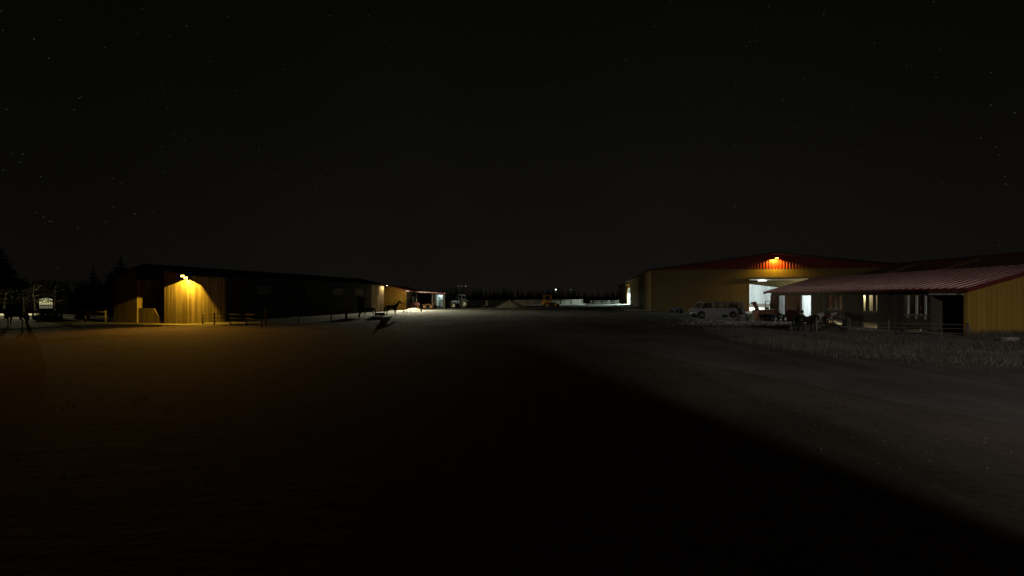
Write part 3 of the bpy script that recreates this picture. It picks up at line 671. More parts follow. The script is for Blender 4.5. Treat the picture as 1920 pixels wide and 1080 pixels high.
for a, b in zip(p, p[1:]):
    g.add([a, b, b + Vector((0, 0, 2.4)), a + Vector((0, 0, 2.4)), a * 1.0 + Vector((0, .03, 0)), b + Vector((0, .03, 0)), b + Vector((0, .03, 1.2)), a + Vector((0, .03, 1.2))],
          [(0, 1, 2, 3), (7, 6, 5, 4), (0, 4, 5, 1), (3, 2, 6, 7)])
g.build('visor', M['black_metal'], t)
spot(t, (0, 0, 10), (18, 42, -10), math.radians(48), 1.0, 11500, (1, .96, .9), .45)

# ------------------------------------------------------------------ parts shared by the machines
def wheel(parent, x, y, z, r, w, side=1, rim=None, tyre=None, lugs=0, n=28):
    """wheel as part: tyre with rim as its child; axis along y, outer face towards side"""
    ty = MB(); ri = r * .58
    ty.lathe([(ri, -w / 2 * .85), (r * .93, -w / 2), (r, -w / 2 * .7), (r, w / 2 * .7), (r * .93, w / 2), (ri, w / 2 * .85)], (x, y, z), 'y', n)
    for i in range(lugs):
        a = 2 * math.pi * i / lugs
        for s_ in (-1, 1):
            m_ = Matrix.Translation((x, y, z)) @ Matrix.Rotation(-(a + (.5 * 2 * math.pi / lugs if s_ > 0 else 0)), 4, 'Y') @ Matrix.Translation((r, s_ * w * .22, 0)) @ Matrix.Rotation(s_ * .6, 4, 'X')
            ty.box(-.03, .035, -w * .24, w * .24, -.03, .03, m_)
    o = ty.build('wheel', tyre or M['rubber'], parent)
    rm = MB(); f = side * w * .3
    rm.lathe([(ri * 1.01, -w * .3), (ri * 1.01, w * .3), (ri * .9, w * .32), (ri * .82, w * .12), (.02, w * .16), (.02, -w * .16), (ri * .82, -w * .12), (ri * .9, -w * .32)], (x, y, z), 'y', 20)
    for i in range(6):
        a = 2 * math.pi * i / 6
        rm.tube((x + ri * .4 * math.cos(a), y + side * w * .1, z + ri * .4 * math.sin(a)), (x + ri * .4 * math.cos(a), y + side * w * .24, z + ri * .4 * math.sin(a)), ri * .07, n=6)
    rm.tube((x, y, z), (x, y + side * w * .3, z), ri * .22, ri * .18, 10)
    rm.build('rim', rim or M['rim_pale'], o)
    return o

# ------------------------------------------------------------------ parked car: long white estate van with see-through windows
def suv():
    t = thing('parked_van', 'long silver grey passenger van parked in front of the ochre hall', 'van', (25.85, 46.45, 0), math.pi)
    HW = .97
    def arch(cx, r, n=9): return [(cx + r * math.cos(math.pi * i / n), .36 + r * math.sin(math.pi * i / n)) for i in range(n + 1)]
    low = [(0.04, .42), (.02, .55), (.0, .98), (.05, 1.1), (4.98, 1.1), (5.15, 1.04), (5.42, .94), (5.49, .86), (5.5, .55), (5.48, .42), (5.32, .36)]
    low += [(p[0], p[1]) for p in arch(4.83, .43)] + [(p[0], p[1]) for p in arch(1.35, .43)] + [(.6, .36)]
    body = MB(); body.prism(low, 'y', -HW, HW); b = body.build('body', M['car_paint'], t, bevel=.045)
    # roof and pillars
    ro = MB()
    prof = [(-HW + .2, 1.72), (-HW + .17, 1.77), (-HW + .32, 1.82), (HW - .32, 1.82), (HW - .17, 1.77), (HW - .2, 1.72)]
    ro.prism(prof, 'x', .3, 4.4)
    ro.add([(4.401, -HW + .2, 1.72), (4.401, HW - .2, 1.72), (4.6, HW - .22, 1.69), (4.6, -HW + .22, 1.69), (4.401, -HW + .32, 1.82), (4.401, HW - .32, 1.82)], [(0, 1, 2, 3), (4, 3, 2, 5), (0, 3, 4), (1, 5, 2)])
    ro.prism([(q[0], q[1]) for q in prof], 'x', .18, .299)
    ro.build('roof', M['car_paint'], t, bevel=.015)
    pi = MB()
    for s_ in (-1, 1):
        def P(x, z): 
            k = (z - 1.1) / .66
            return (x, s_ * (HW - .03 - .17 * k), z)
        for (xa, za, xb, zb, ww) in ((5.0, 1.1, 4.5, 1.74, .09), (3.5, 1.1, 3.46, 1.75, .22), (2.58, 1.1, 2.56, 1.75, .1), (1.95, 1.1, 1.94, 1.75, .05), (.6, 1.1, .64, 1.75, .1), (.16, 1.08, .34, 1.75, .12)):
            pi.bar(P(xa, za), P(xb, zb), .05, ww, up=(1, 0, 0))
        pi.bar(P(.15, 1.1), P(4.95, 1.1), .05, .05)
    pi.build('pillar', M['car_paint'], t)
    for s_ in (-1, 1):
        def Q(x, z): 
            k = (z - 1.1) / .66
            return (x, s_ * (HW - .045 - .17 * k), z)
        for (xa, xb, xc, xd) in ((3.62, 4.94, 4.46, 3.58), (2.64, 3.38, 3.34, 2.62), (1.98, 2.52, 2.5, 1.97), (.66, 1.92, 1.91, .7), (.24, .54, .57, .41)):
            g = MB(); g.add([Q(xa, 1.12), Q(xb, 1.12), Q(xc, 1.72), Q(xd, 1.72)], [(0, 1, 2, 3)]); g.build('side_window', M['glass'], t, fix=False)
    g = MB(); g.add([(5.02, -.86, 1.12), (5.02, .86, 1.12), (4.57, .7, 1.7), (4.57, -.7, 1.7)], [(0, 1, 2, 3)]); g.build('windscreen', M['glass'], t, fix=False)
    g = MB(); g.add([(.08, -.86, 1.12), (.08, .86, 1.12), (.24, .72, 1.72), (.24, -.72, 1.72)], [(0, 1, 2, 3)]); g.build('rear_window', M['glass'], t, fix=False)
    for s_ in (1, -1): wheel(t, 4.83, s_ * .84, .36, .36, .25, s_, M['chrome']); wheel(t, 1.35, s_ * .84, .36, .36, .25, s_, M['chrome'])
    g = MB(); g.box(5.42, 5.6, -.96, .96, .44, .64); g.build('front_bumper', M['black'], t, bevel=.04)
    g = MB(); g.box(-.14, .06, -.96, .96, .42, .62); g.build('rear_bumper', M['black'], t, bevel=.04)
    g = MB(); g.box(5.47, 5.53, -.6, .6, .66, .88)
    for i in range(5): g.box(5.53, 5.545, -.6, .6, .68 + i * .042, .7 + i * .042)
    g.build('grille', M['black'], t)
    for s_ in (1, -1):
        g = MB(); g.box(5.40, 5.535, s_ * .64 if s_ > 0 else -.975, .975 if s_ > 0 else -.64, .68, .87); g.build('headlight', M['chrome'], t, bevel=.02)
        g = MB(); g.box(-.03, .05, s_ * .82 if s_ > 0 else -.985, .985 if s_ > 0 else -.82, .68, 1.0); g.build('tail_light', M['red_metal'], t, bevel=.015)
        g = MB(); g.box(4.7, 4.84, s_ * .98 if s_ > 0 else -1.2, 1.2 if s_ > 0 else -.98, 1.06, 1.26); g.build('mirror', M['black'], t, bevel=.03)
        for xx in (3.68, 2.7):
            g = MB(); g.box(xx, xx + .16, s_ * .971 if s_ > 0 else -1.0, 1.0 if s_ > 0 else -.971, .9, .94); g.build('door_handle', M['black'], t)
    g = MB()
    for s_ in (1, -1):
        for xx in (4.9, 3.56, 2.6): g.box(xx - .006, xx + .006, s_ * .969 if s_ > 0 else -.974, .974 if s_ > 0 else -.969, .45, 1.08)
    build_split(g, 'door_seam', M['black'], t)
    g = MB(); g.box(5.601, 5.612, -.25, .25, .47, .6); g.build('number_plate', M['white_paint'], t)
    for (xx, hz) in ((3.7, 1.58), (2.75, 1.3), (1.7, 1.28), (.75, 1.6)):
        for yy in (-.45, .45):
            if xx < .7 and yy < 0: continue
            g = MB(); g.box(xx, xx + .14, yy - .27, yy + .27, 1.0, hz - .12); g.box(xx + .02, xx + .12, yy - .13, yy + .13, hz - .14, hz); g.build('seat', M['seat'], t, bevel=.03)
    g = MB(); g.lathe([(.19, 0), (.2, .015), (.18, .03), (.17, .015)], (4.5, .42, 1.12), 'x', 16); g.build('steering_wheel', M['black'], t)
suv()

# ------------------------------------------------------------------ quad bikes
def quad(label, loc, rz, paint):
    t = thing('quad_bike', label, 'quad bike', loc, rz)
    g = MB(); g.bar((-.45, 0, .42), (.45, 0, .42), .28, .14); g.box(-.2, .2, -.17, .17, .3, .58); g.bar((.3, 0, .42), (.62, 0, .36), .2, .08)
    for s_ in (1, -1): g.bar((.5, 0, .34), (.52, s_ * .42, .27), .05); g.bar((-.5, 0, .34), (-.5, s_ * .4, .27), .06)
    g.build('frame', M['black_metal'], t, bevel=.01)
    g = MB()
    g.prism([(.1, .6), (.34, .82), (.62, .66), (.8, .58), (.72, .52), (.4, .56)], 'y', -.17, .17)
    for s_ in (1, -1):
        g.prism([(.28, .56), (.38, .68), (.62, .68), (.78, .58), (.8, .54), (.62, .62), (.42, .62)], 'y', *sorted((s_ * .19, s_ * .5)))
        g.prism([(-.82, .62), (-.74, .7), (-.45, .7), (-.25, .56), (-.27, .52), (-.48, .64), (-.72, .64)], 'y', *sorted((s_ * .19, s_ * .52)))
    g.build('bodywork', paint, t, bevel=.015)
    g = MB(); g.prism([(-.75, .66), (-.7, .74), (-.2, .72), (.12, .68), (.1, .6), (-.3, .6)], 'y', -.15, .15); g.build('seat', M['seat'], t, bevel=.03)
    g = MB(); g.tube((.36, 0, .6), (.22, 0, .95), .02, n=6); g.tube((.2, -.38, .98), (.22, 0, .95), .014, n=6); g.tube((.22, 0, .95), (.2, .38, .98), .014, n=6)
    g.tube((.2, -.4, .98), (.2, -.28, .98), .02, n=6); g.tube((.2, .28, .98), (.2, .4, .98), .02, n=6); g.build('handlebar', M['black'], t)
    for s_ in (1, -1):
        wheel(t, .52, s_ * .46, .28, .28, .2, s_, M['chrome'], n=18); wheel(t, -.5, s_ * .44, .27, .27, .26, s_, M['chrome'], n=18)
        g = MB(); g.ball((.78, s_ * .1, .6), .05, 8); g.build('headlight', M['chrome'], t)
    return t
q0 = at(1269, 587.5)
quad('blue sport quad bike parked left of the grey van', q0, math.pi + .55, M['blue_plastic'])
q0 = atd(1455, 600, 39.4); q0.z = 0
quad('dark quad bike standing right of the snow blower', q0, .15, M['black'])

# ------------------------------------------------------------------ snow blower and the little tractor behind it
p = atd(1434, 600, 40.6); p.z = 0
t = thing('snow_blower', 'faded red snow blower with a tall bent discharge chute', 'snow blower', p, 0)
g = MB(); g.prism([(-.3, .12), (-.36, .3), (-.3, .95), (-.1, 1.08), (.35, 1.06), (.42, .6), (.35, .12)], 'x', -.85, .85); g.build('housing', M['rust_red'], t, bevel=.02)
g = MB()
for s_ in (-1, 1): g.box(s_ * .9 - .03, s_ * .9 + .03, -.5, .4, .06, .98)
g.build('end_plate', M['rust_red'], t)
g = MB()
for i in range(28):
    a = i * .55; x = -.78 + i * .058
    m_ = Matrix.Translation((x, -.42, .42)) @ Matrix.Rotation(a, 4, 'X')
    g.box(-.02, .02, -.26, .26, -.04, .04, m_)
g.tube((-.84, -.42, .42), (.84, -.42, .42), .05, n=8); g.build('auger', M['black_metal'], t)
g = MB(); pts = [(-.72, 0, .9), (-.78, 0, 1.15), (-.9, 0, 1.45), (-1.05, 0, 1.72)]
for a, b in zip(pts, pts[1:]): g.bar(a, b, .3, .26, up=(1, 0, 0))
g.build('chute', M['rust_red'], t, bevel=.02)
g = MB(); g.prism([(-.9, 1.62), (-.92, 1.9), (-1.1, 1.86), (-1.34, 1.78), (-1.2, 1.68)], 'y', -.19, .19); g.build('deflector', M['rust_red'], t, bevel=.01)
g = MB(); g.box(.2, .84, -.28, .28, 1.09, 1.14)
for i in range(4): g.box(.22, .82, -.27 + i * .15, -.2 + i * .15, 1.14, 1.17)
g.build('grate', M['rim_pale'], t)
p = atd(1432, 598, 43); p.z = 0
t = thing('compact_tractor', 'small tractor with a bare roll bar behind the snow blower', 'tractor', p, math.pi / 2 + .1)
g = MB(); g.prism([(.2, .55), (.25, 1.0), (1.35, .95), (1.45, .6)], 'y', -.28, .28); g.box(-.7, .3, -.25, .25, .4, .75); g.build('bonnet', M['rust_red'], t, bevel=.03)
g = MB()
for s_ in (-1, 1): g.bar((-.55, s_ * .3, .7), (-.6, s_ * .28, 1.92), .06)
g.bar((-.6, -.31, 1.92), (-.6, .31, 1.92), .06); g.build('roll_bar', M['black_metal'], t, bevel=.01)
g = MB(); g.box(-.5, -.1, -.22, .22, .8, .9); g.box(-.52, -.44, -.22, .22, .9, 1.3); g.build('seat', M['seat'], t, bevel=.03)
g = MB(); g.tube((.2, 0, .95), (.05, 0, 1.15), .02); g.lathe([(.17, 0), (.18, .015), (.17, .03), (.16, .015)], (.05, 0, 1.16), 'z', 14); g.build('steering_wheel', M['black'], t)
for s_ in (-1, 1): wheel(t, -.45, s_ * .5, .5, .5, .28, s_, lugs=10); wheel(t, 1.1, s_ * .42, .3, .3, .18, s_)

# ------------------------------------------------------------------ big tractor, harrow, wagon, loader
p = at(862, 577.8); p.y += .4
t = thing('farm_tractor', 'big grey farm tractor with glazed cab facing left across the yard', 'tractor', p, math.pi + .42)
g = MB(); g.prism([(.5, .8), (.5, 1.5), (.9, 1.62), (2.1, 1.52), (2.5, 1.36), (2.56, .85), (2.3, .72)], 'y', -.36, .36); g.build('bonnet', M['tractor_paint'], t, bevel=.05)
g = MB(); g.box(-.9, 2.3, -.25, .25, .5, .85); g.bar((1.75, -.8, .55), (1.75, .8, .55), .16); g.bar((-.4, -.9, .75), (-.4, .9, .75), .22); g.build('chassis', M['black_metal'], t)
cb = MB()
for s_ in (-1, 1):
    for (a, b) in (((.55, s_ * .62, 1.4), (.5, s_ * .58, 2.62)), ((-.2, s_ * .74, 1.5), (-.2, s_ * .66, 2.62)), ((-.95, s_ * .66, 1.5), (-.85, s_ * .6, 2.62))): cb.bar(a, b, .07)
    cb.bar((.52, s_ * .6, 1.42), (-.95, s_ * .68, 1.5), .07)
    cb.prism([(.42, .9), (.5, 1.42), (-.9, 1.5), (-.9, 1.0)], 'y', *sorted((s_ * .5, s_ * .6)))
cb.build('cab_frame', M['tractor_paint'], t)
g = MB(); g.prism([(.68, 2.63), (.7, 2.72), (.45, 2.8), (-.85, 2.8), (-1.02, 2.7), (-1.0, 2.63)], 'y', -.74, .74); g.build('cab_roof', M['tractor_paint'], t, bevel=.04)
for s_ in (-1, 1):
    g = MB(); g.add([(.5, s_ * .6, 1.46), (-.9, s_ * .68, 1.54), (-.84, s_ * .6, 2.6), (.48, s_ * .58, 2.6)], [(0, 1, 2, 3)]); g.build('side_window', M['dark_glass'], t, fix=False)
g = MB(); g.add([(.54, -.58, 1.5), (.54, .58, 1.5), (.5, .55, 2.6), (.5, -.55, 2.6)], [(0, 1, 2, 3)]); g.build('windscreen', M['dark_glass'], t, fix=False)
for s_ in (-1, 1):
    g = MB(); g.prism([(-1.35, 1.2), (-1.28, 1.55), (-.95, 1.82), (-.35, 1.84), (.1, 1.6), (.05, 1.55), (-.36, 1.76), (-.92, 1.75), (-1.2, 1.5), (-1.28, 1.2)], 'y', *sorted((s_ * .66, s_ * 1.2))); g.build('mudguard', M['tractor_paint'], t)
    wheel(t, -.45, s_ * .98, .88, .88, .52, s_, lugs=18); wheel(t, 1.75, s_ * .9, .62, .62, .4, s_, lugs=14)
    g = MB(); g.bar((.62, s_ * .62, 2.2), (.7, s_ * .98, 2.25), .03); g.box(.66, .72, s_ * 1.0 - .1, s_ * 1.0 + .1, 2.05, 2.4); g.build('mirror', M['black'], t)
g = MB(); g.tube((.75, -.42, 1.5), (.75, -.42, 2.55), .05); g.build('exhaust', M['black_metal'], t)
g = MB(); g.bar((-.95, -.3, .7), (-1.5, -.35, .55), .06); g.bar((-.95, .3, .7), (-1.5, .35, .55), .06); g.build('hitch_arm', M['black_metal'], t)
p = at(888, 576.5); p.y += .3
t = thing('harrow', 'pale folding harrow parked behind the farm tractor', 'implement', p, .25)
g = MB()
for y in (-.5, 0, .5): g.bar((-.9, y, .62), (.95, y, .62), .09)
for x in (-.8, -.2, .4, .85): g.bar((x, -.55, .7), (x, .55, .7), .08)
g.bar((-.9, 0, .65), (-1.3, 0, 1.05), .08); g.bar((.2, 0, .7), (-.5, 0, 1.3), .06); g.bar((-.5, -.3, .65), (-.5, 0, 1.3), .06); g.bar((-.5, .3, .65), (-.5, 0, 1.3), .06)
g.build('frame', M['rim_pale'], t)
for i, x in enumerate((-.75, -.45, -.15, .15, .45, .75)):
    for y in (-.5, .5):
        g = MB(); g.tube((x, y, .6), (x - .08, y, .35), .025, n=6); g.tube((x - .08, y, .35), (x + .05, y, .04), .025, n=6); g.build('tine', M['rim_pale'], t)
for s_ in (-1, 1): wheel(t, 1.05, s_ * .5, .26, .26, .16, s_, n=16)

p = at(796, 579.3); p.y += .8
t = thing('farm_wagon', 'rusty flat wagon with orange wheels under the machine shed roof', 'wagon', p, .12)
g = MB(); g.box(-2.0, 1.6, -.9, .9, .82, .92); g.box(-2.0, 1.6, -.35, -.25, .66, .818); g.box(-2.0, 1.6, .25, .35, .66, .818)
g.bar((-1.9, -.85, .92), (-1.9, -.85, 1.2), .07); g.bar((1.5, -.85, .92), (1.5, -.85, 1.2), .07); g.build('bed', M['rust'], t)
g = MB(); g.tube((-1.2, -.3, .62), (-1.2, .3, .62), .5, n=18) if False else g.box(-1.95, -.6, -.93, -.905, .3, .8); g.build('side_panel', M['rust'], t)
g = MB(); g.bar((1.6, 0, .72), (2.7, 0, .5), .1); g.tube((2.7, 0, .0), (2.7, 0, .55), .04); g.build('drawbar', M['black_metal'], t)
for s_ in (-1, 1):
    for x in (-.1, 1.15): wheel(t, x, s_ * .98, .48, .48, .26, s_, M['rust'], n=22)
p = at(772.5, 580); p.y += .8
t = thing('old_tractor', 'dark old tractor nosed into the shed beside the rusty wagon', 'tractor', p, .1)
g = MB(); g.prism([(.1, .7), (.1, 1.25), (1.2, 1.2), (1.35, .75)], 'y', -.26, .26); g.build('bonnet', M['dark_red'], t, bevel=.04)
g = MB(); g.box(-.8, .1, -.5, .5, .7, .95)
for s_ in (-1, 1):
    for x in (-.75, .1): g.bar((x, s_ * .5, .9), (x, s_ * .48, 2.2), .07)
g.box(-.95, .25, -.6, .6, 2.2, 2.3); g.build('cab', M['black_metal'], t)
g = MB(); g.add([(.12, -.45, 1.3), (.12, .45, 1.3), (.12, .45, 2.15), (.12, -.45, 2.15)], [(0, 1, 2, 3)]); g.build('windscreen', M['dark_glass'], t, fix=False)
g = MB(); g.tube((.7, .1, 1.2), (.7, .1, 2.0), .04); g.build('exhaust', M['chrome'], t)
for s_ in (-1, 1): wheel(t, -.35, s_ * .66, .6, .6, .34, s_, M['rust'], lugs=12); wheel(t, .95, s_ * .5, .36, .36, .2, s_, M['rust'])
p = at(776, 582.0)
t = thing('straw_heap', 'low pale heap of straw lit in front of the old tractor', 'heap', p)
g = MB(); nn = 22
for i in range(500):
    a = rnd.uniform(0, 6.28); rr = math.sqrt(rnd.random()); x = rr * math.cos(a) * 1.4; y = rr * math.sin(a) * .7; z = .38 * (1 - rr * rr) * rnd.random() + .02
    g.bar((x, y, z), (x + rnd.uniform(-.25, .25), y + rnd.uniform(-.2, .2), z + rnd.uniform(-.02, .08)), .04)
g.ball((0, 0, 0), 1, 14, (1.35, .65, .33)); g.build('straw', M['straw'], t)
p = at(1031, 576.8); p.y += 1
t = thing('wheel_loader', 'yellow wheel loader with open roll cage by the low pale wall', 'loader', p, .25)
g = MB(); g.prism([(-1.5, .55), (-1.55, 1.25), (-1.3, 1.55), (.1, 1.5), (.15, .8), (-.2, .55)], 'y', -.62, .62); g.build('engine_cover', M['yellow_paint'], t, bevel=.05)
g = MB(); g.box(.1, 1.5, -.35, .35, .5, .85)
for s_ in (-1, 1): g.bar((.7, s_ * .42, 1.15), (1.9, s_ * .42, .55), .1, .16)
g.build('loader_arm', M['yellow_paint'], t)
g = MB()
for s_ in (-1, 1):
    for x in (-1.25, .25): g.bar((x, s_ * .58, 1.4), (x, s_ * .55, 2.58), .09)
    g.bar((-1.29, s_ * .55, 2.6), (.29, s_ * .55, 2.6), .09)
for x in (-1.25, .25): g.bar((x, -.5, 2.6), (x, .5, 2.6), .09)
g.build('roll_cage', M['yellow_paint'], t)
g = MB(); g.box(-.7, -.2, -.25, .25, 1.5, 1.62); g.box(-.75, -.65, -.25, .25, 1.62, 2.1); g.build('seat', M['seat'], t, bevel=.03)
g = MB(); g.prism([(1.85, .1), (1.75, .55), (1.9, .85), (2.0, .8), (1.9, .5), (1.98, .2), (2.6, .12), (2.6, .06), (1.95, .06)], 'y', -.95, .95); g.build('bucket', M['black_metal'], t)
for s_ in (-1, 1):
    wheel(t, -1.0, s_ * .78, .55, .55, .4, s_, M['yellow_paint'], lugs=12); wheel(t, .95, s_ * .78, .55, .55, .4, s_, M['yellow_paint'], lugs=12)

# ------------------------------------------------------------------ low wall at the back of the yard, gravel heap
wa, wb = Vector((-13.5, 93.5, 0)), Vector((20.5, 119, 0)); dw = (wb - wa); Lw = dw.length
t = thing('low_wall', 'low pale panel wall with posts along the back of the yard', 'wall', wa, math.atan2(dw.y, dw.x))
g = MB(); g.box(0, Lw, 0, .2, 0, 1.5); g.build('panel', M['pale_fence'], t)
g = MB(); g.box(0, Lw + .4, -.75, -.003, 0, .32); g.build('footing', M['concrete'], t)
g = MB(); g.box(-.05, Lw + .05, -.05, .25, 1.502, 1.58); g.build('coping', M['pale_fence'], t)
x = .1
while x < Lw:
    g = MB(); g.box(x, x + .16, -.12, -.003, .321, 1.5); g.build('post', M['grey_wood'], t); x += 4.2
def heap(name, label, cat, loc, rx, ry, h, m, seed, n=40, rough=.12):
    rr = random.Random(seed); g = MB(); vs, fs = [], []; k = 12
    ph = [rr.uniform(0, 6.28) for _ in range(6)]
    for i in range(k + 1):
        for j in range(n):
            a = 2 * math.pi * j / n; q = i / k
            edge = 1 + .12 * math.sin(2 * a + ph[0]) + .08 * math.sin(5 * a + ph[1])
            z = h * max(0, 1 - q) ** 1.05 * (1 + rr.uniform(-rough, rough)) if i < k else -.05
            vs.append((rx * q * edge * math.cos(a), ry * q * edge * math.sin(a), z + (.06 * h * math.sin(3 * a + ph[2]) * q * (1 - q) * 4)))
    for i in range(k):
        for j in range(n): fs.append((i * n + j, (i + 1) * n + j, (i + 1) * n + (j + 1) % n, i * n + (j + 1) % n))
    g.add(vs, fs, True); o = g.build(name, m, fix=True); o.location = loc; return tag(o, label, cat)
heap('gravel_heap', 'cone shaped heap of pale gravel before the low wall', 'heap', at(956, 576.8) + Vector((0, 2.5, 0)), 3.3, 2.6, 1.55, M['gravel_pile'], 4)

# ------------------------------------------------------------------ fences, posts, trough
def fence(label, pts, heights, h=1.1, post=.12, rails=(.35, .7, 1.05), m=None, rail_r=.035, extra=()):
    t = thing('fence', label, 'fence', pts[0])
    o = Vector(pts[0])
    P = [Vector(p) - o for p in pts]
    for p, hh in zip(P, heights):
        g = MB(); g.tube(p, p + Vector((0, 0, hh)), post / 2, post * .45, 8); g.build('post', m or M['grey_wood'], t)
    for a, b in zip(P, P[1:]):
        for z in rails:
            g = MB(); g.tube(a + Vector((0, -post * .5 - rail_r, z)), b + Vector((0, -post * .5 - rail_r, z + rnd.uniform(-.03, .03))), rail_r, n=6); g.build('rail', m or M['grey_wood'], t)
    return t
fence('pipe fence at the lit corner of the dark barn', [at(380, 608.2), at(402, 609), at(432, 610), at(462, 611), at(491, 613.5)], [.95, .98, 1.0, 1.0, .75], rails=(.3, .6, .93), m=M['dark_wood'], post=.1, rail_r=.028)
fence('sparse rail fence along the foot of the dark barn', [at(498, 611), at(560, 605.5), at(621, 601.5)], [1.35, 1.1, 1.1], rails=(.6,), m=M['grey_wood'], post=.13, rail_r=.025)
fence('low wooden rail fence in front of the stall openings', [at(1561, 611), at(1593, 626), at(1666, 629.5), at(1808, 633) + Vector((.1, -.1, 0))], [.55, 1.0, 1.0, .9], rails=(.25, .52, .78), m=M['fence_wood'], post=.11, rail_r=.02)
fence('thin rail fence between the van and the snow blower', [at(1382, 601.5), at(1400.5, 603), at(1420, 603)], [.8, .75, .7], rails=(.3, .6), m=M['dark_wood'], post=.12, rail_r=.02)
fence('white rail fence far behind the side door of the hall', [at(1108, 570.3), at(1126, 570.3), at(1143, 570.3), at(1160, 570.3)], [1.2] * 4, rails=(.5, 1.0), m=M['grey_wood'], post=.14, rail_r=.05)
fence('dim rail fence along the paddock at the left edge', [at(-20, 606), at(50, 605), at(101, 603), at(160, 603), at(198, 604)], [1.0, 1, 1, 1, 1.1], rails=(.55, .95), m=M['grey_wood'], post=.15, rail_r=.04)
def post(label, loc, h, wd, m):
    g = MB(); g.box(-wd / 2, wd / 2, -wd / 2, wd / 2, 0, h); g.add([(-wd / 2, -wd / 2, h), (wd / 2, -wd / 2, h), (wd / 2, wd / 2, h), (-wd / 2, wd / 2, h), (0, 0, h + .05)], [(0, 1, 4), (1, 2, 4), (2, 3, 4), (3, 0, 4)])
    o = g.build('wooden_post', m, bevel=.01); o.location = loc; o.rotation_euler = (0, rnd.uniform(-.03, .03), rnd.uniform(0, .6)); return tag(o, label, 'post', 'wooden posts around the yard')
post('thick square wooden post left of the snow blower chute', at(1409.5, 605), .8, .25, M['grey_wood'])
post('stout post covering the rear wheel of the grey van', at(1383.5, 602.5), .85, .22, M['dark_wood'])
post('thin pale post beside the black pony front leg', at(1530.6, 624), 1.0, .06, M['grey_wood'])
post('short thick post between dark barn and grazing pony', at(649, 598.5), .55, .24, M['dark_wood'])
post('squat post at the nose of the grazing pony', at(673.5, 595), .42, .2, M['dark_wood'])
post('short dark post right of the rusty wagon wheels', at(790, 584.3), .7, .16, M['dark_wood'])
p = at(712, 592.8)
t = thing('water_trough', 'low wooden water trough with an upright at each end', 'trough', p, .05)
g = MB(); g.prism([(-.45, .1), (-.5, .4), (.5, .4), (.45, .1)], 'y', -.22, -.18); g.prism([(-.45, .1), (-.5, .4), (.5, .4), (.45, .1)], 'y', .18, .22)
g.box(-.46, .46, -.179, .179, .1, .14); g.box(-.5, -.46, -.179, .179, .14, .4); g.box(.46, .5, -.179, .179, .14, .4); g.build('basin', M['dark_wood'], t)
for x in (-.55, .55):
    g = MB(); g.box(x - .04, x + .04, -.05, .05, 0, 1.05); g.build('upright', M['dark_wood'], t)
p = at(763, 585.3)
t = thing('mounting_block', 'flat dark mounting board with short legs on the gravel', 'board', p, .2)
g = MB(); g.box(-.6, .6, -.3, .3, .12, .18); g.build('top', M['dark_wood'], t)
for x in (-.5, .5):
    g = MB(); g.box(x - .05, x + .05, -.25, .25, 0, .119); g.build('leg', M['dark_wood'], t)
heap('boulder', 'dark rounded mound of earth in front of the paint pony', 'mound', at(1563, 622), 1.05, .7, .62, M['rock'], 9, 24, .2)
p = at(1893, 641)
t = thing('plank_stack', 'small stack of pale planks lying against the ochre gable foot', 'planks', p, .1)
for i in range(3):
    g = MB(); g.box(-.42 + i * .05, .38 + i * .03, -.12, .12, .03 + i * .08, .08 + i * .08); g.build('plank', M['straw'], t, bevel=.008)

# ------------------------------------------------------------------ animals and the person
def skin(name, nodes, edges, m, parent, sub=2):
    keys = list(nodes); idx = {k: i for i, k in enumerate(keys)}
    me = bpy.data.meshes.new(name); me.from_pydata([nodes[k][0] for k in keys], [(idx[a], idx[b]) for a, b in edges], []); me.update()
    o = bpy.data.objects.new(name, me); C.objects.link(o)
    o.modifiers.new('skin', 'SKIN'); sv = me.skin_vertices[0].data
    for i, k in enumerate(keys):
        r = nodes[k][1]; r = r if isinstance(r, tuple) else (r, r); sv[i].radius = r; sv[i].use_root = (i == 0)
    s_ = o.modifiers.new('sub', 'SUBSURF'); s_.levels = sub; s_.render_levels = sub
    dg = bpy.context.evaluated_depsgraph_get(); ev = o.evaluated_get(dg)
    nm = bpy.data.meshes.new_from_object(ev); bpy.data.objects.remove(o); nm.name = name
    nm.materials.clear(); nm.materials.append(m); nm.polygons.foreach_set('use_smooth', [True] * len(nm.polygons))
    ob = bpy.data.objects.new(name, nm); C.objects.link(ob); ob.parent = parent
    return ob
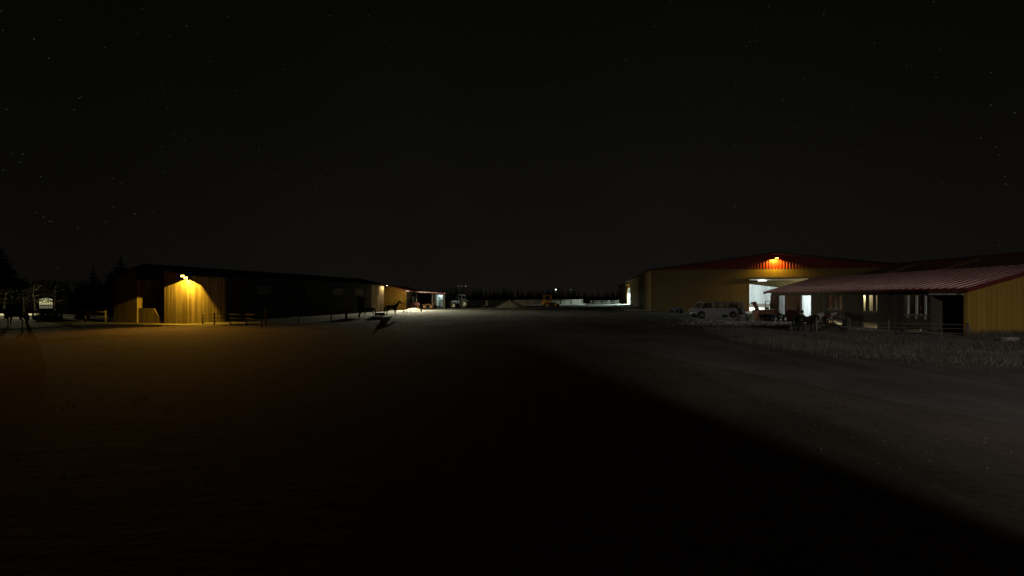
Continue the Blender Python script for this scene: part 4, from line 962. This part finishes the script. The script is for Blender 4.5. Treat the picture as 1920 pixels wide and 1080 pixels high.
def equine(name, label, cat, loc, rz, s, coat, head='up', hair=None, halter=False, step=0.0):
    t = thing(name, label, cat, loc, rz); t.scale = (s, s, s); hair = hair or M['hair']
    N_ = {'belly': ((.5, 0, 1.17), .29), 'loin': ((.15, 0, 1.22), .27), 'rump': ((-.2, 0, 1.24), .26), 'dock': ((-.4, 0, 1.2), .16),
          'girth': ((.85, 0, 1.15), .29), 'chest': ((1.12, 0, 1.2), .25)}
    E_ = [('belly', 'loin'), ('loin', 'rump'), ('rump', 'dock'), ('belly', 'girth'), ('girth', 'chest')]
    if head == 'up': H_ = [((1.32, 0, 1.45), .2), ((1.5, 0, 1.72), .15), ((1.66, 0, 1.97), .12), ((1.82, 0, 1.9), .115), ((2.0, 0, 1.74), .085), ((2.14, 0, 1.58), .065)]
    elif head == 'low': H_ = [((1.38, 0, 1.3), .19), ((1.62, 0, 1.4), .145), ((1.82, 0, 1.42), .115), ((1.97, 0, 1.28), .115), ((2.08, 0, 1.08), .085), ((2.15, 0, .92), .065)]
    else: H_ = [((1.36, 0, 1.08), .18), ((1.6, 0, .8), .14), ((1.78, 0, .52), .115), ((1.92, 0, .4), .11), ((2.05, 0, .22), .08), ((2.1, 0, .1), .06)]
    prev = 'chest'
    for i, (p, r) in enumerate(H_):
        N_['h%d' % i] = (p, r if i < 2 else (r * .8, r)); E_.append((prev, 'h%d' % i)); prev = 'h%d' % i
    pol = Vector(H_[2][0])
    for s_ in (-1, 1):
        a = 'l' if s_ < 0 else 'r'; st = step * s_
        N_['t' + a] = ((-.18, s_ * .17, .98), .16); N_['st' + a] = ((-.06, s_ * .19, .8), .105); N_['hk' + a] = ((-.32 + st, s_ * .18, .52), .058)
        N_['ca' + a] = ((-.3 + st, s_ * .18, .3), .04); N_['ft' + a] = ((-.29 + st, s_ * .18, .13), .046); N_['ho' + a] = ((-.24 + st, s_ * .18, .035), .06)
        E_ += [('rump', 't' + a), ('t' + a, 'st' + a), ('st' + a, 'hk' + a), ('hk' + a, 'ca' + a), ('ca' + a, 'ft' + a), ('ft' + a, 'ho' + a)]
        N_['sh' + a] = ((1.05, s_ * .17, .98), .13); N_['el' + a] = ((1.0, s_ * .18, .78), .085); N_['kn' + a] = ((1.02 - st, s_ * .17, .48), .056)
        N_['cb' + a] = ((1.02 - st, s_ * .17, .3), .04); N_['fb' + a] = ((1.03 - st, s_ * .17, .13), .046); N_['hb' + a] = ((1.07 - st, s_ * .17, .035), .06)
        E_ += [('girth', 'sh' + a), ('sh' + a, 'el' + a), ('el' + a, 'kn' + a), ('kn' + a, 'cb' + a), ('cb' + a, 'fb' + a), ('fb' + a, 'hb' + a)]
        N_['e0' + a] = (tuple(pol + Vector((0, s_ * .07, .06))), .035); N_['e1' + a] = (tuple(pol + Vector((.02, s_ * .09, .19))), .012)
        E_ += [('h2', 'e0' + a), ('e0' + a, 'e1' + a)]
    skin('body', N_, E_, coat, t)
    g = MB()
    pts = [Vector((.98, 0, 1.42))] + [Vector(h[0]) for h in H_[:3]]
    rr = random.Random(len(label))
    for a, b, ra, rb in zip(pts, pts[1:], (.06, .19, .14), (.19, .14, .11)):
        d = (b - a).normalized(); nrm = Vector((-d.z, 0, d.x))
        for i in range(9):
            q = a.lerp(b, i / 9); rad = ra + (rb - ra) * i / 9
            r0 = q + nrm * (rad * .85)
            g.tube(r0, r0 + Vector((rr.uniform(-.04, .0), .1 * (1 if i % 2 else -1), -.12 - rr.random() * .1)) + nrm * .03, .03, .01, 5)
            g.tube(r0 - nrm * .02, r0 + nrm * .05, .03, .02, 5)
    g.build('mane', hair, t)
    g = MB(); tp = [(-.44, 0, 1.28), (-.56, 0, 1.14), (-.6, 0, .85), (-.58, 0, .55), (-.56, 0, .42)]
    for a, b, ra, rb in zip(tp, tp[1:], (.05, .07, .085, .06), (.07, .085, .06, .015)): g.tube(a, b, ra, rb, 8)
    g.build('tail', hair, t)
    g = MB()
    e_ = Vector(H_[3][0])
    for s_ in (-1, 1): g.ball((e_.x + .02, s_ * .085, e_.z + .045), .022, 8)
    g.build('eye', M['black'], t)
    if halter:
        g = MB(); a, b = Vector(H_[3][0]), Vector(H_[5][0])
        g.tube(a + Vector((-.06, -.12, .05)), b + Vector((-.05, -.08, .05)), .016, n=6); g.tube(b + Vector((-.09, -.08, .02)), b + Vector((.05, -.07, .1)), .014, n=6)
        g.tube(a + Vector((-.06, .12, .05)), b + Vector((-.05, .08, .05)), .016, n=6); g.build('halter', M['strap'], t)
    return t
def stand(px, y): q = at(px, y); return q
p = at(729, 590)
equine('horse', 'dark brown horse with raised head before the ochre gable wall', 'horse', p, -.15, .88, M['coat_brown'], 'up')
p = at(697, 593)
equine('pony', 'black and white pony grazing beside the dark barn', 'pony', p, math.pi + .3, .72, M['coat_pied'], 'graze')
p = at(1497.5, 622)
equine('pony', 'black pony with pale halter standing beside the person', 'pony', p, .05, .73, M['coat_black'], 'low', halter=True)
p = at(1537.5, 611)
equine('pony', 'brown and white paint pony behind the black pony', 'pony', p, -.05, .74, M['coat_paint'], 'low')
p = at(40, 611)
equine('pony', 'grey brown pony with lowered head at the left edge', 'pony', p, math.pi + .15, .82, M['coat_bay'], 'low', step=.05)

def person(label, loc, rz, s):
    t = thing('person', label, 'person', loc, rz); t.scale = (s,) * 3
    # figure about 1.72 tall, facing +x, leaning slightly forward, near arm reaching to the pony's back
    N_ = {'pelvis': ((0, 0, .95), (.13, .15)), 'waist': ((.02, 0, 1.1), (.12, .14)), 'chest': ((.06, 0, 1.3), (.13, .17)), 'neck0': ((.09, 0, 1.46), (.07, .075)),
          'neck1': ((.12, 0, 1.53), .052), 'head0': ((.15, 0, 1.6), (.085, .07)), 'head1': ((.155, 0, 1.69), (.095, .078)), 'crown': ((.14, 0, 1.76), (.07, .06)), 'nose': ((.255, 0, 1.62), .015)}
    E_ = [('pelvis', 'waist'), ('waist', 'chest'), ('chest', 'neck0'), ('neck0', 'neck1'), ('neck1', 'head0'), ('head0', 'head1'), ('head1', 'crown'), ('head0', 'nose')]
    for s_ in (-1, 1):
        a = 'l' if s_ < 0 else 'r'
        N_['hip' + a] = ((0, s_ * .1, .88), .1); N_['knee' + a] = ((.04 - .05 * s_, s_ * .11, .48), .066); N_['ankle' + a] = ((-.03 - .05 * s_, s_ * .11, .09), .045)
        N_['heel' + a] = ((-.02 - .05 * s_, s_ * .11, .04), .045); N_['toe' + a] = ((.16 - .05 * s_, s_ * .12, .03), .035)
        E_ += [('pelvis', 'hip' + a), ('hip' + a, 'knee' + a), ('knee' + a, 'ankle' + a), ('ankle' + a, 'heel' + a), ('heel' + a, 'toe' + a)]
        N_['sh' + a] = ((.06, s_ * .18, 1.4), .07)
        el = (.2, s_ * .24, 1.2); wr = (.42, s_ * .18, 1.26)
        N_['el' + a] = (el, .05); N_['wr' + a] = (wr, .032); N_['palm' + a] = ((.49, s_ * .165, 1.26), (.018, .038))
        E_ += [('chest', 'sh' + a), ('sh' + a, 'el' + a), ('el' + a, 'wr' + a), ('wr' + a, 'palm' + a)]
        for f, (dy, ln) in enumerate(((-.03, .075), (-.01, .09), (.012, .085), (.032, .065))):
            b0 = (.53, s_ * .165 + dy, 1.255); N_['f%d%s' % (f, a)] = (b0, .0095); N_['g%d%s' % (f, a)] = ((.53 + ln * .6, s_ * .165 + dy * 1.1, 1.245), .0085); N_['k%d%s' % (f, a)] = ((.53 + ln * .9, s_ * .165 + dy * 1.1, 1.22), .007)
            E_ += [('palm' + a, 'f%d%s' % (f, a)), ('f%d%s' % (f, a), 'g%d%s' % (f, a)), ('g%d%s' % (f, a), 'k%d%s' % (f, a))]
        N_['th' + a] = ((.49, s_ * .12, 1.25), .01); N_['tt' + a] = ((.53, s_ * .095, 1.245), .008); E_ += [('palm' + a, 'th' + a), ('th' + a, 'tt' + a)]
    skin('body', N_, E_, M['skin'], t, 1)
    J = {k: N_[k] for k in ('pelvis', 'waist', 'chest', 'neck0', 'shl', 'shr', 'ell', 'elr', 'wrl', 'wrr')}
    N_['hem'] = ((-.01, 0, .8), (.12, .15)); E_.append(('pelvis', 'hem'))
    J = {k: N_[k] for k in ('pelvis', 'hem', 'waist', 'chest', 'neck0', 'shl', 'shr', 'ell', 'elr', 'wrl', 'wrr')}
    J = {k: (v[0], tuple(q + .022 for q in (v[1] if isinstance(v[1], tuple) else (v[1], v[1])))) for k, v in J.items()}
    skin('jacket', J, [e_ for e_ in E_ if e_[0] in J and e_[1] in J], M['jacket'], t)
    ks = ('pelvis', 'hipl', 'hipr', 'kneel', 'kneer', 'anklel', 'ankler')
    J = {k: (N_[k][0], tuple(q + .016 for q in (N_[k][1] if isinstance(N_[k][1], tuple) else (N_[k][1],) * 2))) for k in ks}
    skin('trousers', J, [e_ for e_ in E_ if e_[0] in J and e_[1] in J], M['trousers'], t)
    for a in 'lr':
        J = {k + a: (N_[k + a][0], N_[k + a][1] + .016) for k in ('ankle', 'heel', 'toe')}
        skin('boot', J, [('ankle' + a, 'heel' + a), ('heel' + a, 'toe' + a)], M['black'], t, 1)
    g = MB(); g.ball((.12, 0, 1.72), .115, 14, (1.02, .85, .72)); g.ball((.08, 0, 1.65), .09, 10, (.8, .9, 1.1)); g.build('hair', M['hair'], t)
    g = MB()
    for s_ in (-1, 1): g.ball((.232, s_ * .033, 1.665), .012, 8)
    g.build('eye', M['black'], t)
    return t
person('person in dark jacket and trousers standing beside the black pony', at(1501.5, 623.5), .1, .83)

# ------------------------------------------------------------------ trees
def conifer_mesh(mb, cx, cy, h, r, seed, layers=None, trunk=None, z0=0.0):
    rr = random.Random(seed); layers = layers or max(9, int(h * 1.5))
    for i in range(layers):
        q = i / layers; z = z0 + h * (.1 + .9 * q); rad = r * (1 - q) ** .85 * rr.uniform(.75, 1.15) + .08 * r
        k = rr.randint(7, 10)
        for j in range(k):
            a = 2 * math.pi * (j + rr.random() * .8) / k; L_ = rad * rr.uniform(.6, 1.12); dz = -L_ * rr.uniform(.15, .5)
            c, s_ = math.cos(a), math.sin(a); wd = L_ * .28
            b = (cx, cy, z + L_ * .12)
            m1 = (cx + c * L_ * .55 - s_ * wd, cy + s_ * L_ * .55 + c * wd, z + dz * .4 - .1 * L_); m2 = (cx + c * L_ * .55 + s_ * wd, cy + s_ * L_ * .55 - c * wd, z + dz * .4 - .1 * L_)
            tp = (cx + c * L_, cy + s_ * L_, z + dz)
            md = (cx + c * L_ * .6, cy + s_ * L_ * .6, z + dz * .45 + .05 * L_)
            mb.add([b, m1, tp, m2, md], [(0, 1, 4), (1, 2, 4), (0, 4, 3), (4, 2, 3)])
    mb.tube((cx, cy, z0 + h * .93), (cx, cy, z0 + h * 1.04), r * .06, .01, 4)
def conifer(label, px, ytop, d, r, seed):
    p = atd(px, ytop, d); h = p.z
    t = thing('conifer', label, 'tree', (p.x, p.y, 0), 0, 'tall conifers at the left edge')
    g = MB(); conifer_mesh(g, 0, 0, h * .97, r, seed); g.build('crown', M['needles'], t, fix=False)
    g = MB(); g.tube((0, 0, 0), (0, 0, h * .9), h * .018 + .05, .04, 8); g.build('trunk', M['bark'], t)
conifer('tallest dark conifer rising left of the lit barn corner', 226, 478, 95, 4.6, 21)
conifer('shorter dark conifer standing left of the tallest conifer', 175, 498, 100, 3.0, 22)
conifer('big dark conifer cut by the left edge of the picture', 3, 464, 80, 5.5, 23)
conifer('broad conifer just behind the barn ridge left side', 207, 506, 105, 3.4, 24)
g = MB(); rr = random.Random(5)
for i in range(230):
    px = rr.uniform(775, 1182); d = rr.uniform(190, 260); yt = 545 - 7 * abs(math.sin(px * .031)) * rr.random() - rr.uniform(-2, 4) + (3 if px > 1050 else 0)
    p = atd(px, yt, d); conifer_mesh(g, p.x, p.y, max(3, p.z), max(3, p.z) * .24, rr.random(), 11)
for i in range(320):
    px = rr.uniform(-120, 330); d = rr.uniform(120, 190); yt = 528 - 22 * max(0, (70 - px) / 190) ** 1.0 + rr.uniform(-5, 5)
    p = atd(px, yt, d); conifer_mesh(g, p.x, p.y, max(4, p.z), max(4, p.z) * .24, rr.random(), 12)
for i in range(60):
    px = rr.uniform(1180, 2000); d = rr.uniform(230, 300); p = atd(px, 545 + rr.uniform(-4, 4), d); conifer_mesh(g, p.x, p.y, max(3, p.z), p.z * .25, rr.random(), 10)
struct(g.build('forest', M['needles'], fix=False), 'stuff'); bpy.data.objects['forest']['label'] = 'dark far-off conifer wood along the horizon'
def leafy(label, px, ybase, ytop, d, seed, spread=1.5):
    a = atd(px, ytop, d); h = a.z; rr = random.Random(seed)
    t = thing('leafy_tree', label, 'tree', (a.x, a.y, 0), 0, 'pale trunked trees by the lit window')
    g = MB(); pts = [Vector((0, 0, 0))]
    for i in range(5): pts.append(pts[-1] + Vector((rr.uniform(-.15, .15), rr.uniform(-.15, .15), h * .17)))
    for i, (p, q) in enumerate(zip(pts, pts[1:])): g.tube(p, q, .17 - i * .025, .145 - i * .025, 8)
    tips = []
    for i in range(13):
        b = pts[rr.randint(2, 5)]; an = rr.uniform(0, 6.28); L_ = rr.uniform(.7, 1.3) * spread
        q = b + Vector((math.cos(an) * L_, math.sin(an) * L_, rr.uniform(.2, .9))); g.tube(b, q, .04, .015, 5); tips += [q, b.lerp(q, .6)]
    g.build('trunk', M['pale_bark'], t)
    g = MB()
    for q in tips:
        for k in range(34):
            c = q + Vector((rr.gauss(0, .38), rr.gauss(0, .38), rr.gauss(0, .26))); u = Vector((rr.gauss(0, 1), rr.gauss(0, 1), rr.gauss(0, 1))).normalized() * rr.uniform(.06, .13); v = u.cross(Vector((rr.random(), rr.random(), 1))).normalized() * .06
            g.add([c - u, c + v, c + u, c - v], [(0, 1, 2, 3)])
    g.build('crown', M['leaves'], t, fix=False)
leafy('pale trunked tree left of the barred lit window', 69, 560, 527, 61, 31)
leafy('pale trunked tree right of the barred lit window', 105, 560, 530, 62, 32)
leafy('pale trunked tree at the far left edge of the picture', 7, 560, 537, 60, 33)

# ------------------------------------------------------------------ lit gatehouse far left, pale rails in its light
hp = atd(86, 590, 63); hp.z = 0
t = thing('summer_house', 'small dark house with a glowing arched window of upright bars', 'house', hp, .72)
g = MB(); slab_with_openings(g, 2.4, 3.1, 0, .15, [(-.72, .72, .58, 2.2)], -2.4)
g.box(-2.4, 2.4, 3.4, 3.55, 0, 3.1); g.box(-2.4, -2.25, .16, 3.39, 0, 3.1); g.box(2.25, 2.4, .16, 3.39, 0, 3.1); g.build('wall', M['dark_board'], t)
r = MB(); r.prism([(-2.7, 3.12), (2.7, 3.12), (0, 4.5)], 'y', -.3, 3.9); r.build('roof', M['dark_roof'], t)
f = MB()
for i in range(8):
    x = -.7 + i * .2; f.box(x - .05, x + .05, .01, .08, .581, 2.199)
f.box(-.719, .719, .0, .09, 1.02, 1.16)
f.prism([(-.72, 2.199), (-.72, 1.98), (-.4, 2.13), (0, 2.195)], 'y', .0, .09); f.prism([(.72, 2.199), (0, 2.196), (.4, 2.13), (.72, 1.98)], 'y', .0, .09)
o = f.build('window', M['black'], t)
g = MB(); g.box(-.71, .71, .1, .11, 1.1, 2.19); g.build('pane', glow('lit_window', (1, .95, .45), .8), o)
g = MB(); g.box(-.71, .71, .1, .11, .59, 1.09); g.build('pane', glow('dim_window', (1, .95, .6), .2), o)
q = thing('yard_light', 'hooded lamp on a thin post before the barred lit window', 'lamp', (hp.x + 2.0, hp.y - 4.5, 0))
spot(q, (0, -.1, 2.2), (.05, -1, -.33), math.radians(70), .6, 4200, (1, .9, .5), .08)
g = MB(); g.bar((0, 0, 0), (0, 0, 2.3), .06); g.build('post', M['dark_wood'], q)
g = MB(); g.box(-.2, .2, -.2, .05, 2.31, 2.36); g.box(-.2, .2, .03, .05, 2.1, 2.309); g.build('hood', M['black_metal'], q)
sheet('paddock', [(q_.x, q_.y) for q_ in (at(18, 595.8), at(210, 595.8), at(214, 589), at(15, 589))], .006, M['sand'])
fence('low dark rail fence right before the lit paddock sand', [at(10, 597.5), at(62, 597.5), at(116, 597.5), at(160, 597.5), at(207, 597.5)], [.75] * 5, rails=(.3, .62), m=M['dark_wood'], post=.16, rail_r=.045)
def shrub(label, px, y, w_, h, seed):
    rr = random.Random(seed); p = at(px, y)
    t = thing('shrub', label, 'bush', p, 0, 'dark bushes along the paddock')
    g = MB()
    for k in range(900):
        a = rr.uniform(0, 6.28); q = math.sqrt(rr.random()); z = h * rr.random() * (1.1 - q * q * .7)
        c = Vector((math.cos(a) * q * w_, math.sin(a) * q * .5, z)); u = Vector((rr.gauss(0, 1), rr.gauss(0, 1), rr.gauss(0, 1))).normalized() * .11; v = u.cross(Vector((rr.random(), rr.random(), 1))).normalized() * .07
        g.add([c - u, c + v, c + u, c - v], [(0, 1, 2, 3)])
    g.build('crown', M['leaves'], t, fix=False)
    g = MB()
    for k in range(5): g.tube((0, 0, 0), (rr.uniform(-.7, .7) * w_, rr.uniform(-.3, .3), h * .7), .03, .012, 5)
    g.build('stem', M['bark'], t)
shrub('broad dark bush below the glowing window', 90, 598, 1.5, .75, 41)
shrub('small dark bush between the lit strips of the paddock', 154, 598, .55, .7, 42)

# far street lamp and far lights
p = atd(1042, 543, 260)
t = thing('street_lamp', 'far white street lamp shining above the dark wood', 'lamp', (p.x, p.y, 0))
g = MB(); g.tube((0, .3, 0), (0, .3, p.z + .5), .1, .07); g.bar((0, .3, p.z + .45), (0, -.3, p.z + .45), .1); g.build('pole', M['grey_wood'], t)
g = MB(); g.ball((0, -.3, p.z), .42, 12, (1, 1, .7)); g.build('lamp_globe', glow('far_lamp', (1, .98, .92), 6, True), t)
for (px, y, d, s_, lab) in ((1070, 543, 420, .35, 'tiny far light right of the street lamp'), (859, 536, 420, .3, 'faint far light over the wood above the tractor'),
                            (865, 536.5, 420, .35, 'faint far light in the middle of the three above the tractor'), (873, 536.5, 420, .45, 'brightest of the three faint lights above the tractor')):
    p = atd(px, y, d)
    t = thing('far_lamp', lab, 'lamp', (p.x, p.y, 0), 0, 'far lights beyond the wood')
    g = MB(); g.ball((0, 0, p.z), s_, 8); g.build('lamp_globe', glow('distant_lamp', (1, .95, .85), .35), t)
    g = MB(); g.tube((0, .5, 0), (0, .5, p.z), .12, .08, 6); g.build('pole', M['dark_wood'], t)

# ------------------------------------------------------------------ grass verge, gravel stones
def inside(p, poly):
    x, y = p; c = False; n = len(poly)
    for i in range(n):
        x1, y1 = poly[i]; x2, y2 = poly[(i + 1) % n]
        if (y1 > y) != (y2 > y) and x < (x2 - x1) * (y - y1) / (y2 - y1) + x1: c = not c
    return c
verge = [(38, 12.2), (24, 12.7), (17, 13.8), (13.7, 15.8), (12.4, 18.2), (11.6, 21.5), (13.0, 27), (16, 33), (17.5, 30), (19.5, 27.2), (23, 26), (26.6, 24.6), (26.8, 24.1), (38, 24.1)]
sheet('verge', verge, .008, M['turf'])
rr = random.Random(3); vs, fs = [], []
def blade(x, y, h):
    a = rr.uniform(0, 6.28); l = rr.uniform(.1, 1.1) * h; b = a + rr.uniform(-.6, .6); wd = .006
    o = len(vs); c, s_ = math.cos(a + 1.57) * wd, math.sin(a + 1.57) * wd
    vs.extend([(x - c, y - s_, 0), (x + c, y + s_, 0), (x + math.cos(b) * l * .35 + c * .7, y + math.sin(b) * l * .35 + s_ * .7, h * .6), (x + math.cos(b) * l * .35 - c * .7, y + math.sin(b) * l * .35 - s_ * .7, h * .6), (x + math.cos(b) * l, y + math.sin(b) * l, h)])
    fs.extend([(o, o + 1, o + 2, o + 3), (o + 3, o + 2, o + 4)])
nb = 0
while nb < 80000:
    x, y = rr.uniform(11.4, 33), rr.uniform(12.2, 33)
    if not inside((x + rr.gauss(0, .5), y + rr.gauss(0, .45)), verge): continue
    k = .5 + .5 * math.sin(x * 1.3 + 2 * math.sin(y * .9)) * math.cos(y * 1.1 + x * .4)
    if rr.random() > (.35 + .65 * k) * min(1, max(0, (x - 11.3) / 3.5)) * min(1, max(.0, (36 - y) / 10)): continue
    blade(x, y, (.05 + .15 * k) * rr.choice((.5, .7, .8, 1, 1.1, 1.3, 1.9))); nb += 1
for i in range(2500):
    x = rr.uniform(26.7, 36); blade(x, 24.35 - abs(rr.gauss(0, .5)), rr.uniform(.2, .6))
me = bpy.data.meshes.new('grass'); me.from_pydata(vs, [], fs); me.update(); me.materials.append(M['grass'])
o = bpy.data.objects.new('grass', me); C.objects.link(o); struct(o, 'stuff')
def stones(n, region, seed, s0=.03, s1=.1, m=None):
    rr = random.Random(seed); g = MB()
    for i in range(n):
        x, y = region(rr); s = rr.uniform(s0, s1)
        n = 6; a0_ = rr.uniform(0, 1)
        ring = [(x + s * rr.uniform(.7, 1.2) * math.cos(a0_ + i_ * 6.283 / n), y + s * rr.uniform(.6, 1.1) * math.sin(a0_ + i_ * 6.283 / n)) for i_ in range(n)]
        top = [(x + (p[0] - x) * .6, y + (p[1] - y) * .6, s * rr.uniform(.4, .7)) for p in ring[::2]]
        g.add([(p[0], p[1], 0) for p in ring] + top, [(0, 1, 6), (1, 2, 7), (1, 7, 6), (2, 3, 7), (3, 4, 8), (3, 8, 7), (4, 5, 8), (5, 0, 6), (5, 6, 8), (6, 7, 8)])
    o = g.build('gravel', m or M['stone'], fix=False); return struct(o, 'stuff')
stones(2600, lambda r: ((lambda q: (q.x, q.y))(at(r.gauss(1385, 55), r.triangular(588, 612, 597)))), 1, .03, .09)
stones(2200, lambda r: ((lambda s, d: (lambda q: (q.x, q.y))(mA @ Vector((-abs(d), s, 0))))(r.uniform(-2.0, 62), abs(r.gauss(0, 2.6)))), 2, .05, .16)
stones(2200, lambda r: ((lambda q: (q.x, q.y))(at(r.gauss(765, 40), r.triangular(581, 612, 590)))), 3, .015, .045)
stones(1200, lambda r: ((lambda q: (q.x, q.y))(at(r.uniform(1480, 1740), r.triangular(606, 625, 612)))), 4, .02, .06)


stones(3000, lambda r: (r.gauss(6, 9), r.uniform(5, 30)), 5, .006, .022, M['pebble'])
stones(1500, lambda r: (r.uniform(-32, 0), r.uniform(8, 34)), 6, .01, .03, M['pebble'])
